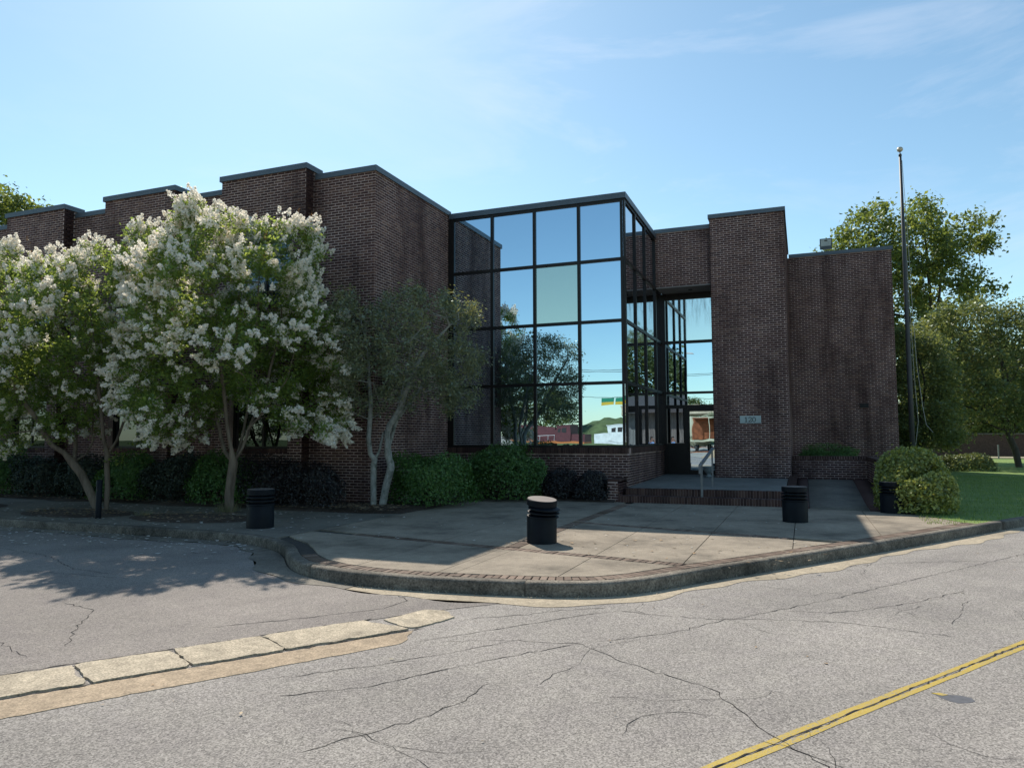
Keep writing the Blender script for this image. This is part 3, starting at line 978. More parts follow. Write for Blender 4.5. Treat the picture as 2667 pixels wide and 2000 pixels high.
for r in range(4):
    za = ZS+r*RH+(MW/2 if r else 0.0); zb = ZS+(r+1)*RH-MW/2 if r < 3 else ZT-0.05
    for ci, (a, b) in enumerate(zip(colsx[:-1], colsx[1:])):
        mt = M_GLASS_G if (r == 2 and ci == 2) else M_GLASS
        cx, cz = (a+b)/2, (za+zb)/2
        ww, hh = (b-a)/2, (zb-za)/2
        o = MB().box(-ww, ww, 0, 0.012, -hh, hh).obj("glass_pane", mt, bld, loc=(cx, YG, cz))
        o.rotation_euler = (rng.normal(0, 0.0012), 0, rng.normal(0, 0.0012))
MB().box(XB+0.20, -0.13, 0.004, 0.12, ZT-0.05, ZT+0.02).obj("head_rail", M_FRAME, bld)
# side panes on the X=0 face
ycols = [0.0, 1.40, 2.80, 4.42, 5.45]
for y in ycols[1:4]:
    MB().box(-MD, 0.0, y-MW/2, y+MW/2, ZS, ZT).obj("mullion", M_FRAME, bld)
for r in range(1, 4):
    z = ZS+r*RH
    for a, b in zip(ycols[:-1], ycols[1:]):
        a_ = 0.13 if a == 0 else a+MW/2
        MB().box(-MD+0.003, -0.003, a_, b-MW/2, z-MW/2, z+MW/2).obj("transom", M_FRAME, bld)
for r in range(4):
    za = ZS+r*RH+(MW/2 if r else 0.0); zb = ZS+(r+1)*RH-MW/2 if r < 3 else ZT-0.05
    for a, b in zip(ycols[:-1], ycols[1:]):
        if a > 4 and za > 6.2: continue
        hy, hz = (b-a)/2, (zb-za)/2
        o = MB().box(-0.012, 0, -hy, hy, -hz, hz).obj("glass_pane", M_GLASS_S, bld, loc=(-YG, (a+b)/2, (za+zb)/2))
        o.rotation_euler = (0, rng.normal(0, 0.0005), rng.normal(0, 0.0005))
MB().box(-MD-0.002, -0.004, 0.13, 4.40, ZT-0.05, ZT+0.02).obj("head_rail", M_FRAME, bld)
MB().box(-0.12, 0.004, 4.36, 4.415, ZS, ZT-0.06).obj("post", M_FRAME, bld)
# coping of the glass corner
MB().prism([(XB+0.05,-0.04),(0.04,-0.04),(0.04,4.40),(-0.25,4.40),(-0.25,0.25),(XB+0.05,0.25)], ZT+0.022, ZT+0.18).obj("coping", M_COPING, bld)
MB().box(XB, -0.26, 0.26, 9, ZT-0.1, ZT+0.1).obj("roof", M_ROOF, bld)  # unseen slab added over the glass corner to block light leaks

# recessed entrance
YR, YU, YPIL = 5.45, 4.42, 4.25
ZSF = 6.455
XP1, XP2 = 1.744, 3.945
ZU = 8.36
wall((-0.10, YU), (1,0), (0,-1), XP1+0.10+0.2, ZSF, ZU-0.13, thick=0.3)
MB().box(-0.03, XP1, YU-0.04, YU+0.4, ZU-0.13, ZU).obj("coping", M_COPING, bld)
MB().box(0.01, XP1+0.2, YU-0.012, YR+0.1, ZSF-0.04, ZSF-0.002).obj("soffit", M_SOFFIT, bld)
MB().lathe([(0.07,0),(0.07,0.012)], 14).obj("downlight", M_DARK, bld, loc=(1.02, 4.95, ZSF-0.054))
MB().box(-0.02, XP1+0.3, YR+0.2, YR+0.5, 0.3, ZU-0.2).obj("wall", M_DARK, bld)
# entrance glazing
XE = XP1+0.02
ent_x = [0.07, 0.72, 0.82, XE]
zr = [0.36, 1.41, 2.62, 3.08, 4.77, 6.23]
MB().box(-0.12, 0.10, YR-0.06, YR+0.22, 0.3, 6.41).obj("post", M_FRAME, bld)
for x0, x1 in ((0.10, XE),):
    MB().box(x0, x1, YR, YR+0.08, 6.20, 6.41).obj("head_rail", M_FRAME, bld)
    MB().box(x0, x1, YR, YR+0.08, 4.72, 4.82).obj("transom", M_FRAME, bld)
    MB().box(x0, x1, YR, YR+0.08, 3.04, 3.12).obj("transom", M_FRAME, bld)
    MB().box(x0, x1, YR, YR+0.08, 2.56, 2.68).obj("transom", M_FRAME, bld)
MB().box(0.66, 0.77, YR-0.004, YR+0.084, 0.36, 2.56).obj("door_jamb", M_FRAME, bld)
MB().box(0.10, 0.66, YR, YR+0.08, 0.36, 1.41).obj("spandrel_panel", M_FRAME, bld)
MB().box(-0.28, 0.28, 0, 0.012, -0.575, 0.575).obj("glass_pane", M_GLASS_S, bld, loc=(0.38, YR+0.03, 1.985)).rotation_euler = (0, 0, R(-0.8))
for a, b in ((2.68, 3.04), (3.12, 4.72)):
    MB().box(0.10, XE, YR+0.03, YR+0.045, a, b).obj("glass_pane", M_GLASS, bld)
MB().box(0.10, XE, YR+0.03, YR+0.045, 4.82, 6.20).obj("glass_pane", M_GLASS_D, bld)
dr = MB().box(0.77, 0.84, YR+0.005, YR+0.06, 0.37, 2.55).box(0.84, XE, YR+0.005, YR+0.06, 2.46, 2.55).box(0.84, XE, YR+0.005, YR+0.06, 0.37, 0.55).obj("door", M_FRAME, bld)
MB().box(0.84, XE, YR+0.03, YR+0.042, 0.55, 2.46).obj("door_glass", M_GLASS, dr)
MB().tube([(0.80, YR+0.01, 1.62),(0.80, YR-0.06, 1.60),(0.80, YR-0.06, 1.22),(0.80, YR+0.01, 1.20)], 0.014, 8).obj("door_handle", M_FRAME, dr)
# pier beside the door
ZPR = 8.611
wall((XP1, YPIL), (1,0), (0,-1), XP2-XP1, 0.3, ZPR-0.13, thick=0.4)
wall((XP2, YPIL), (0,1), (1,0), 5.85, 0.2, ZPR-0.13, thick=0.3, t0=0.4)
wall((XP1, YPIL+1.2), (0,-1), (-1,0), 1.2, 0.3, ZPR-0.13, thick=0.02, t0=0.0, t1=1.2)
MB().box(XP1-0.04, XP2+0.05, YPIL-0.05, YPIL+0.5, ZPR-0.13, ZPR).obj("coping", M_COPING, bld)
MB().box(XP2-0.30, XP2+0.045, YPIL+0.5, 10.04, ZPR-0.132, ZPR-0.002).obj("coping", M_COPING, bld)
# right wing wall
YW, XW, ZW = 10.1, 7.45, 8.48
wall((XP2, YW), (1,0), (0,-1), XW-XP2, 0.0, ZW-0.13)
wall((XW, YW), (0,1), (1,0), 14, 0, ZW-0.13, t0=0.3)
MB().box(XP2+0.046, XW+0.05, YW-0.05, YW+0.4, ZW-0.13, ZW).obj("coping", M_COPING, bld)
MB().box(XW-0.3, XW+0.05, YW+0.4, 24, ZW-0.131, ZW-0.001).obj("coping", M_COPING, bld)
MB().box(0, XW-0.3, YW+0.4, 24, 7.6, 7.9).obj("roof", M_ROOF, bld)  # unseen slab, added to block sun over the right wing
MB().box(XP1, XP2-0.3, 5.2, 10.4, 7.6, 7.9).obj("roof", M_ROOF, bld)  # unseen slab behind the pier, added against light leaks
vt = MB().box(6.24, 6.52, YW-0.06, YW-0.006, 2.66, 2.80)
for k in range(3): vt.box(6.26, 6.50, YW-0.075, YW-0.061, 2.69+k*0.035, 2.705+k*0.035)
vt.obj("wall_vent", M_DARK, bld)

# single bricks near the corner, share one mesh per wall direction
NB = 0
for res, P0, d, n, w_ in near_bricks:
    full = res[np.abs(res[:,1]-res[:,0]-BW) < 1e-4]
    rest = res[np.abs(res[:,1]-res[:,0]-BW) >= 1e-4]
    if len(full) > 150:
        rest = np.r_[rest, full[150:]]; full = full[:150]
    if len(rest):
        V, Q = boxes_from(rest, P0, d, n, 0.0035)
        o = link("brickwork", quads_mesh("brickwork", V, Q, M_BRICK), w_); o['kind'] = 'stuff'
    V, Q = boxes_from(np.array([[-BW/2, BW/2, -BH/2, BH/2]]), (0,0), d, n, 0.0035)
    bmsh = quads_mesh("brick", V, Q, M_BRICK1)
    for s0, s1, za, zb in full:
        o = link("brick", bmsh, w_, (P0[0]+d[0]*(s0+s1)/2, P0[1]+d[1]*(s0+s1)/2, (za+zb)/2))

# ------------------------------------------------------------------ steps, landing, ramp, planter
st = thing("entrance_steps", "two brick-edged concrete steps up to the glass entrance door", "steps")
# landing slab rises slightly to the door
MB().add([(0.03,-0.35,0.0),(3.86,-0.35,0.0),(3.86,5.45,0.0),(0.03,5.45,0.0),(0.03,-0.35,0.315),(3.86,-0.35,0.315),(3.86,5.45,0.40),(0.03,5.45,0.40)],
         [(4,5,6,7),(0,1,5,4),(1,2,6,5),(2,3,7,6),(3,0,4,7)]).obj("landing", M_LAND, st)
MB().box(0.05, 3.84, -0.62, -0.352, 0.02, 0.148).obj("step_bed", M_MORTAR, st)
def rowlock(x0, x1, y0, y1, z0, z1):
    m_ = MB(); k = int((x1-x0)/0.0677)
    for q in range(k):
        a = x0+q*(x1-x0)/k
        j = rng.normal(0, 0.002)
        m_.box(a+0.004, a+(x1-x0)/k-0.004, y0+j, y1, z0, z1+j)
    o = m_.obj("rowlock_brick", M_STEPB, st); o['kind'] = 'stuff'
rowlock(-0.05, 3.84, -0.96, -0.63, 0.0, 0.165)
MB().box(-0.04, 3.83, -0.95, -0.64, 0.0, 0.158).obj("step_bed", M_MORTAR, st)
rowlock(0.05, 3.84, -0.56, -0.34, 0.15, 0.325)
MB().box(0.06, 3.83, -0.55, -0.352, 0.15, 0.317).obj("step_bed", M_MORTAR, st)
# cheek walls
ck = thing("cheek_wall", "low brick cheek wall at the left end of the entrance steps", "low wall")
wall((-0.34,-0.92), (1,0), (0,-1), 0.30, 0, 0.50, thick=0.9, parent=ck)
wall((-0.04,-0.92), (0,1), (1,0), 0.9, 0, 0.50, thick=0.02, parent=ck)
m_ = MB()
for q in range(12): m_.box(-0.35, -0.03, -0.93+q*0.0745+.004, -0.93+(q+1)*0.0745-.004, 0.505, 0.56)
m_.obj("cap_brick", M_STEPB, ck)
rc = thing("ramp_kerb", "low sloping brick kerb between the landing and the ramp", "low wall")
m_ = MB()
for q in range(74):
    y = -1.05+q*0.0765
    z = 0.20+0.24*(y+1.05)/5.66
    m_.box(3.885, 4.10, y+.004, y+.0725, -0.1, z+0.03)
o = m_.obj("cap_brick", M_STEPB, rc); o['kind'] = 'stuff'
MB().add([(3.89,-1.04,-.1),(4.095,-1.04,-.1),(4.095,4.6,-.1),(3.89,4.6,-.1),(3.89,-1.04,.215),(4.095,-1.04,.215),(4.095,4.6,.455),(3.89,4.6,.455)],
    [(4,5,6,7),(0,1,5,4),(1,2,6,5),(2,3,7,6),(3,0,4,7)]).obj("mortar_bed", M_MORTAR, rc)
rp = thing("ramp", None, None); rp['kind'] = 'structure'
def ramp_sheet(x0, x1, x0b, x1b, mat, name, dz=0.0, y0=-1.15, y1=5.0):
    V, Q = [], []
    for j in range(13):
        t = j/12
        y = y0+(y1-y0)*t
        z = 0.34*(3*t*t-2*t*t*t)*0.6+0.34*t*0.4+dz+0.004
        V += [(x0+(x0b-x0)*t, y, z), (x1+(x1b-x1)*t, y, z)]
    Q = [(2*j, 2*j+1, 2*j+3, 2*j+2) for j in range(12)]
    n = len(V)
    V += [(x, y, -0.15) for x, y, z in V]
    Q += [(2*j, 2*j+2, n+2*j+2, n+2*j) for j in range(12)]+[(2*j+3, 2*j+1, n+2*j+1, n+2*j+3) for j in range(12)]+[(1, 0, n, n+1)]
    return link(name, quads_mesh(name, V, Q, mat), rp)
ramp_sheet(4.40, 5.62, 4.40, 5.62, M_WALK, "ramp_slab")
ramp_sheet(4.11, 4.39, 4.11, 4.39, M_STEPB, "brick_edge", 0.012)
ramp_sheet(5.63, 6.02, 5.63, 6.02, M_STEPB, "brick_edge", 0.012)
pl = thing("planter_wall", "low brick planter wall at the top of the ramp beside the entrance pier", "planter")
wall((XP2+0.02, 4.98), (1,0), (0,-1), 2.10, 0.2, 0.93, thick=0.25, parent=pl)
wall((6.05, 4.98), (0,-1), (-1,0), 3.2, 0.0, 0.93, thick=0.25, parent=pl)
wall((6.05, 1.78), (1,0), (0,-1), 0.25, 0.0, 0.93, thick=0.25, parent=pl, t0=0.251, t1=0.252)
m_ = MB()
for q in range(30): m_.box(XP2+0.02+q*0.0697+.004, XP2+0.02+(q+1)*0.0697-.004, 4.95, 5.25, 0.935, 1.035)
for q in range(47): m_.box(6.02, 6.32, 1.76+q*0.0677+.004, 1.76+(q+1)*0.0677-.004, 0.935, 1.035)
o = m_.obj("cap_brick", M_STEPB, pl); o['kind'] = 'stuff'
MB().box(XP2+0.03, 6.01, 4.96, 5.22, 0.93, 1.028).box(6.03, 6.30, 1.77, 4.94, 0.93, 1.028).obj("cap_bed", M_MORTAR, pl)
MB().box(XP2+0.03, 6.0, 5.26, 10.05, 0.0, 0.85).obj("planter_soil", M_MULCH, pl)

# handrail at the steps
hr = thing("handrail", "grey metal handrail standing on the entrance steps", "handrail")
MB().box(1.955, 2.005, -0.78, -0.73, 0.16, 1.02).obj("post", M_RAIL, hr)
MB().box(2.06, 2.10, 0.62, 0.66, 0.31, 1.30).obj("post", M_RAIL, hr)
MB().add([(1.94,-1.0,0.90),(2.01,-1.0,0.90),(2.12,0.85,1.30),(2.05,0.85,1.30),(1.94,-1.0,0.95),(2.01,-1.0,0.95),(2.12,0.85,1.35),(2.05,0.85,1.35)],
    [(3,2,1,0),(4,5,6,7),(0,1,5,4),(1,2,6,5),(2,3,7,6),(3,0,4,7)]).obj("rail", M_RAIL, hr)
MB().box(1.945, 2.005, -1.02, -0.97, 0.74, 0.95).obj("rail_end", M_RAIL, hr)

# urn by the door
ur = MB().lathe([(0.10,0),(0.11,0.03),(0.06,0.06),(0.055,0.10),(0.10,0.14),(0.155,0.22),(0.165,0.29),(0.185,0.31),(0.185,0.335),(0.15,0.335),(0.14,0.26),(0.02,0.24)], 24).obj("urn_planter", M_URN, None, True, (1.56, 4.22, 0.385))
tag(ur, "small grey stone urn on the landing by the glass door", "urn")

# address sign 120 with serif numerals
sg = thing("address_sign", "pale grey plate with the house number 120 on the brick pier", "sign", (2.829, YPIL-0.012, 2.146))
MB().box(-0.305, 0.305, -0.022, 0.0, -0.112, 0.112).obj("plate", M_PLATE, sg)
def stroke(mb_, pts, wd):
    for a, b in zip(pts[:-1], pts[1:]):
        a = Vector((a[0], 0, a[1])); b = Vector((b[0], 0, b[1]))
        d = (b-a).normalized(); nn = Vector((-d.z, 0, d.x))*wd/2
        a = a-d*wd*.2; b = b+d*wd*.2
        mb_.add([a-nn, b-nn, b+nn, a+nn, a-nn+Vector((0,-.006,0)), b-nn+Vector((0,-.006,0)), b+nn+Vector((0,-.006,0)), a+nn+Vector((0,-.006,0))],
                [(4,5,6,7),(0,1,5,4),(1,2,6,5),(2,3,7,6),(3,0,4,7)])
    return mb_
def digit(kind):
    m_ = MB()
    if kind == '1':
        stroke(m_, [(0,-0.055),(0,0.058)], 0.019); stroke(m_, [(-0.026,-0.055),(0.026,-0.055)], 0.011); stroke(m_, [(-0.026,0.04),(0,0.056)], 0.011)
    elif kind == '2':
        arc = [(0.032*math.cos(a)-0.0, 0.026+0.030*math.sin(a)) for a in np.linspace(R(165), R(-35), 9)]
        stroke(m_, arc+[(-0.034,-0.054)], 0.014); stroke(m_, [(-0.036,-0.054),(0.034,-0.054),(0.036,-0.03)], 0.014)
    else:
        stroke(m_, [(0.036*math.cos(a), 0.056*math.sin(a)) for a in np.linspace(0, 2*math.pi, 17)], 0.014)
    return m_
for ch, x in (('1',-0.115), ('2',0.0), ('0',0.115)):
    digit(ch).obj("numeral", M_INK, sg, loc=(x*1.0-0.01, -0.0235, -0.004)).scale = (1.25, 1, 1.22)

# floodlight on the wing roof
fl_ = thing("floodlight", "square floodlight standing on the roof edge of the right brick wing", "floodlight", (5.30, 10.25, 8.48))
MB().box(-0.07, -0.05, -0.01, 0.01, 0, 0.14).box(0.05, 0.07, -0.01, 0.01, 0, 0.14).obj("bracket", M_RAIL, fl_)
MB().add([(-.21,-.10,.10),(.21,-.10,.10),(.16,.12,.14),(-.16,.12,.14),(-.21,-.14,.50),(.21,-.14,.50),(.16,.10,.46),(-.16,.10,.46)],
    [(3,2,1,0),(4,5,6,7),(0,1,5,4),(1,2,6,5),(2,3,7,6),(3,0,4,7)]).obj("housing", simple("flood_housing", (0.07,0.085,0.10), 0.5, 0.3), fl_)
MB().add([(-.175,-.117,.22),(.175,-.117,.22),(.175,-.145,.47),(-.175,-.145,.47)], [(0,1,2,3)]).obj("lens", simple("flood_lens", (0.42,0.46,0.48), 0.15, 0.2), fl_)
MB().box(-.05, .05, -.15, -.13, .40, .44).obj("lamp", M_DARK, fl_)

# ------------------------------------------------------------------ bollards
def bollard(x, y, label, tilt=(0, 0), sc=1.0):
    b = thing("light_bollard", label, "bollard", (x, y, 0.0), rng.uniform(0, 6), "squat black light bollards on the plaza")
    o = MB().lathe([(0.232,-0.01),(0.232,0.38),(0.226,0.395),(0.17,0.40),(0.17,0.62)], 36).obj("base", M_BOLL, b); smooth_by_angle(o)
    for k in range(3):
        z = 0.405+k*0.062
        o = MB().lathe([(0.17,z+0.012),(0.17,z+0.034),(0.246,z+0.012),(0.248,z-0.004),(0.24,z-0.004)][::-1], 36).obj("louvre_ring", M_BOLL, b); smooth_by_angle(o)
        o.rotation_euler = (tilt[0]*(0.5+.2*k), tilt[1]*(0.5+.2*k), 0)
    o = MB().lathe([(0.19,0.0),(0.235,0.0),(0.235,0.085),(0.228,0.092)], 36).obj("lid", M_BOLL, b); smooth_by_angle(o)
    o.location = (0, 0, 0.575); o.rotation_euler = (tilt[0], tilt[1], 0)
    o2 = MB().lathe([(0.226,0.0),(0.224,0.004)], 36).obj("lid_top", M_LID, o); o2.location = (0, 0, 0.0925)
    b.scale = (sc, sc, sc)
    if tilt != (0, 0):
        b.rotation_euler = (0, 0, 0)
    return b
bollard(0.50, -8.28, "black light bollard with a tilted sunlit lid in the middle of the plaza", (R(4.5), R(6.5)), 1.0)
bollard(-4.95, -8.27, "black light bollard near the kerb beside the single-trunk flowering tree", (0, 0), 1.04)
bollard(4.12, -3.98, "black light bollard in front of the right end of the entrance steps", (0, 0), 1.0)
bollard(6.02, -1.50, "black light bollard tucked against the yellow-green bush by the ramp", (0, 0), 0.98)
po = MB().lathe([(0.057,-0.02),(0.057,0.775),(0.05,0.785)], 20).obj("bollard_post", M_BOLL, None, True, (-9.12, -8.22, 0.0))
smooth_by_angle(po)
po.rotation_euler = (R(1.2), R(2.0), 0)
tag(po, "slim dark steel post at the kerb in front of the two-trunk flowering tree", "post")

# flagpole
FPX = CAM + (fw*1.0 + r2*((2377-1333.5)/1904.07) - u2*((1165-1000)/1904.07))*24.0
fp = thing("flagpole", "tall dark flagpole with a pale ball on top and a loose rope", "flagpole", (FPX.x, FPX.y, 0))
MB().tube([(0,0,0),(0,0,3.5),(0,0,7.2),(0,0,11.05)], [0.082,0.076,0.062,0.042], 16).obj("pole", M_POLE, fp, True)
MB().lathe([(0.05,0),(0.05,0.07),(0.03,0.09),(0.015,0.10),(0.015,0.17)], 12).obj("truck", M_POLE, fp, True, (0,0,11.05))
o = MB().lathe([(0.012+0.085*math.sin(a), 0.0-0.085*math.cos(a)) for a in np.linspace(0.05, math.pi-0.05, 12)], 16).obj("ball", M_BALL, fp, True, (0,0,11.29))
MB().tube([(0.05,0.0,10.9),(0.12,0.0,8.5),(0.16,-0.01,6.2),(0.22,-0.01,4.0),(0.34,-0.02,2.6),(0.42,-0.02,2.0),(0.60,-0.03,1.75)], 0.008, 5).obj("rope", M_ROPE, fp)
MB().tube([(0.052,0.02,9.0),(0.09,0.02,6.2),(0.14,0.02,3.6),(0.20,0.02,2.1),(0.09,0.02,1.3)], 0.007, 5).obj("rope", M_ROPE, fp)

# ------------------------------------------------------------------ vegetation
def rand_rot(n):
    q = rng.normal(size=(n, 4)); q /= np.linalg.norm(q, axis=1)[:,None]
    a, b, c, d = q.T
    X = np.c_[1-2*(c*c+d*d), 2*(b*c+a*d), 2*(b*d-a*c)]
    Y = np.c_[2*(b*c-a*d), 1-2*(b*b+d*d), 2*(c*d+a*b)]
    return X, Y
def leaves(P, size, aspect=0.55, flat=0.0, nrm=None, sizevar=0.5):
    """diamond leaves at P; flat tilts them towards horizontal; nrm = optional outward normals"""
    n = len(P)
    X, Y = rand_rot(n)
    if flat > 0 or nrm is not None:
        Nn = np.cross(X, Y)
        tgt = nrm if nrm is not None else np.tile(np.array([0,0,1.0]), (n,1))
        Nn = Nn*(1-flat)+tgt*flat*np.where((Nn*tgt).sum(1)[:,None] < 0, -1, 1)
        Nn /= np.linalg.norm(Nn, axis=1)[:,None]+1e-9
        X = X-Nn*(X*Nn).sum(1)[:,None]; X /= np.linalg.norm(X, axis=1)[:,None]+1e-9
        Y = np.cross(Nn, X)
    s = size*(1+sizevar*rng.uniform(-1, 1, n))[:,None]
    a = P-X*s*0.5; c = P+X*s*0.5
    m1 = P+Y*s*0.5*aspect+np.cross(X, Y)*s*0.06; m2 = P-Y*s*0.5*aspect+np.cross(X, Y)*s*0.06
    V = np.stack([a, m2, c, m1], 1).reshape(-1, 3)
    Q = np.arange(4*n).reshape(-1, 4)
    return V, Q

def grow(stems, attr, step=0.22, wander=0.05, upbias=0.25):
    """stems: list of (polyline pts, start index parent or None); attr: (n,3) targets. returns nodes, parents"""
    nodes = []; par = []
    for pts, p in stems:
        prev = p
        pts = [np.array(q, float) for q in pts]
        for i, q in enumerate(pts):
            if i == 0 and p is not None: 
                continue
            if prev is not None:
                a = nodes[prev]; L_ = np.linalg.norm(q-a); k = max(1, int(L_/0.25))
                for j in range(1, k+1):
                    nodes.append(a+(q-a)*j/k+ (rng.normal(0, 0.012, 3) if j < k else 0)); par.append(prev); prev = len(nodes)-1
            else:
                nodes.append(q); par.append(-1); prev = 0 if len(nodes) == 1 else len(nodes)-1
    base_n = len(nodes)
    tips = []
    top = np.array(nodes)
    order = np.argsort([np.min(np.linalg.norm(top-a, axis=1)) for a in attr])
    for ai in order:
        a = attr[ai]
        N = np.array(nodes)
        dv = a-N
        dist = np.linalg.norm(dv, axis=1)
        cost = dist*(1+0.9*np.clip(-dv[:,2]/(dist+1e-6), 0, 1)) + 0.0
        # keep off the lowest part of the trunks
        cost[:] += np.where(N[:,2] < TRUNK_CLEAR, 3.0, 0.0)
        j = int(np.argmin(cost))
        L_ = dist[j]; k = max(1, int(L_/step))
        p0 = N[j]; d0 = (N[j]-N[par[j]]) if par[j] >= 0 else np.array([0,0,1.])
        d0 = d0/(np.linalg.norm(d0)+1e-9)
        c1 = p0+(d0*0.35+np.array([0,0,upbias]))*L_*0.5
        prev = j
        for q in range(1, k+1):
            t = q/k
            pt = (1-t)**2*p0+2*t*(1-t)*c1+t*t*a
            if q < k: pt = pt+rng.normal(0, wander*step, 3)
            nodes.append(pt); par.append(prev); prev = len(nodes)-1
        tips.append(prev)
    return np.array(nodes), np.array(par), tips
TRUNK_CLEAR = 1.2

def branch_mesh(nodes, par, tipr, expo=2.3, maxr=None, nside=7):
    n = len(nodes)
    ch = [[] for _ in range(n)]
    for i, p in enumerate(par):
        if p >= 0: ch[p].append(i)
    rad = np.zeros(n)
    for i in range(n-1, -1, -1):
        rad[i] = tipr if not ch[i] else sum(rad[c]**expo for c in ch[i])**(1/expo)
    if maxr is not None:
        big = rad.max()
        if big > 0:
            g_ = math.log(maxr/tipr)/math.log(big/tipr) if big > tipr*1.01 else 1
            rad = tipr*(rad/tipr)**g_
    mb_ = MB()
    done = set()
    starts = [i for i in range(n) if par[i] < 0]
    stack = [(s, None) for s in starts]
    while stack:
        s, pprev = stack.pop()
        chain = [s] if pprev is None else [pprev, s]
        cur = s
        while ch[cur]:
            cs = sorted(ch[cur], key=lambda c: -rad[c])
            for c in cs[1:]: stack.append((c, cur))
            cur = cs[0]; chain.append(cur)
        if len(chain) < 2: continue
        rr = [rad[c] for c in chain]
        if pprev is not None: rr[0] = min(rad[pprev]*0.9, rr[1]*1.25)
        k = nside+3 if max(rr) > 0.05 else (nside if max(rr) > 0.02 else (5 if max(rr) > 0.009 else 3))
        mb_.tube([nodes[c] for c in chain], rr, k, cap=False)
    return mb_, rad

def poly_sample(poly, n):
    poly = np.array(poly); lo = poly.min(0); hi = poly.max(0)
    out = []
    x = poly[:,0]; y = poly[:,1]; x2 = np.roll(x, -1); y2 = np.roll(y, -1)
    while len(out) < n:
        p = rng.uniform(lo, hi)
        c = ((y > p[1]) != (y2 > p[1])) & (p[0] < (x2-x)*(p[1]-y)/(y2-y+1e-12)+x)
        if c.sum() % 2: out.append(p)
    return np.array(out)
def poly_depth(P, poly):
    """distance to the outline, per point"""
    poly = np.array(poly); A = poly; B = np.roll(poly, -1, 0)
    d = np.full(len(P), 1e9)
    for a, b in zip(A, B):
        ab = b-a; t = np.clip(((P-a)@ab)/(ab@ab+1e-12), 0, 1)
        d = np.minimum(d, np.linalg.norm(P-(a+t[:,None]*ab), axis=1))
    return d
RT = np.array([math.cos(YAW), -math.sin(YAW), 0]); FW = np.array([math.sin(YAW), math.cos(YAW), 0])
def crown_points(base, poly, n, dmax, sep):
    """points filling a rounded crown whose outline (right, height in metres from base) is poly"""
    P = poly_sample(poly, n*6)
    d = poly_depth(P, poly)
    half = np.minimum(dmax, np.sqrt(np.maximum(0, 2*dmax*d))*0.95)
    t = rng.uniform(-1, 1, len(P)); t = np.sign(t)*np.abs(t)**0.6
    X = np.array(base)+P[:,:1]*RT+np.c_[np.zeros((len(P),2)), P[:,1]]+(half*t)[:,None]*FW
    keep = []
    arr = np.zeros((0,3))
    for q in X:
        if len(arr) and np.min(np.linalg.norm(arr-q, axis=1)) < sep: continue
        arr = np.r_[arr, q[None]]; 
        if len(arr) >= n: break
    return arr

def panicles(C, D, per, length, rad, fl):
    n = len(C)
    t = rng.uniform(0, 1, (n, per)); an = rng.uniform(0, 2*math.pi, (n, per))
    rr = rad*(1-0.75*t)*np.sqrt(rng.uniform(0.15, 1, (n, per)))
    D = D/np.linalg.norm(D, axis=1)[:,None]
    A = np.cross(D, np.array([0.3,0.5,0.8])); A /= np.linalg.norm(A, axis=1)[:,None]
    B = np.cross(D, A)
    P = C[:,None]+D[:,None]*(t*length)[...,None]+A[:,None]*(rr*np.cos(an))[...,None]+B[:,None]*(rr*np.sin(an))[...,None]
    return leaves(P.reshape(-1,3), fl, 0.95)

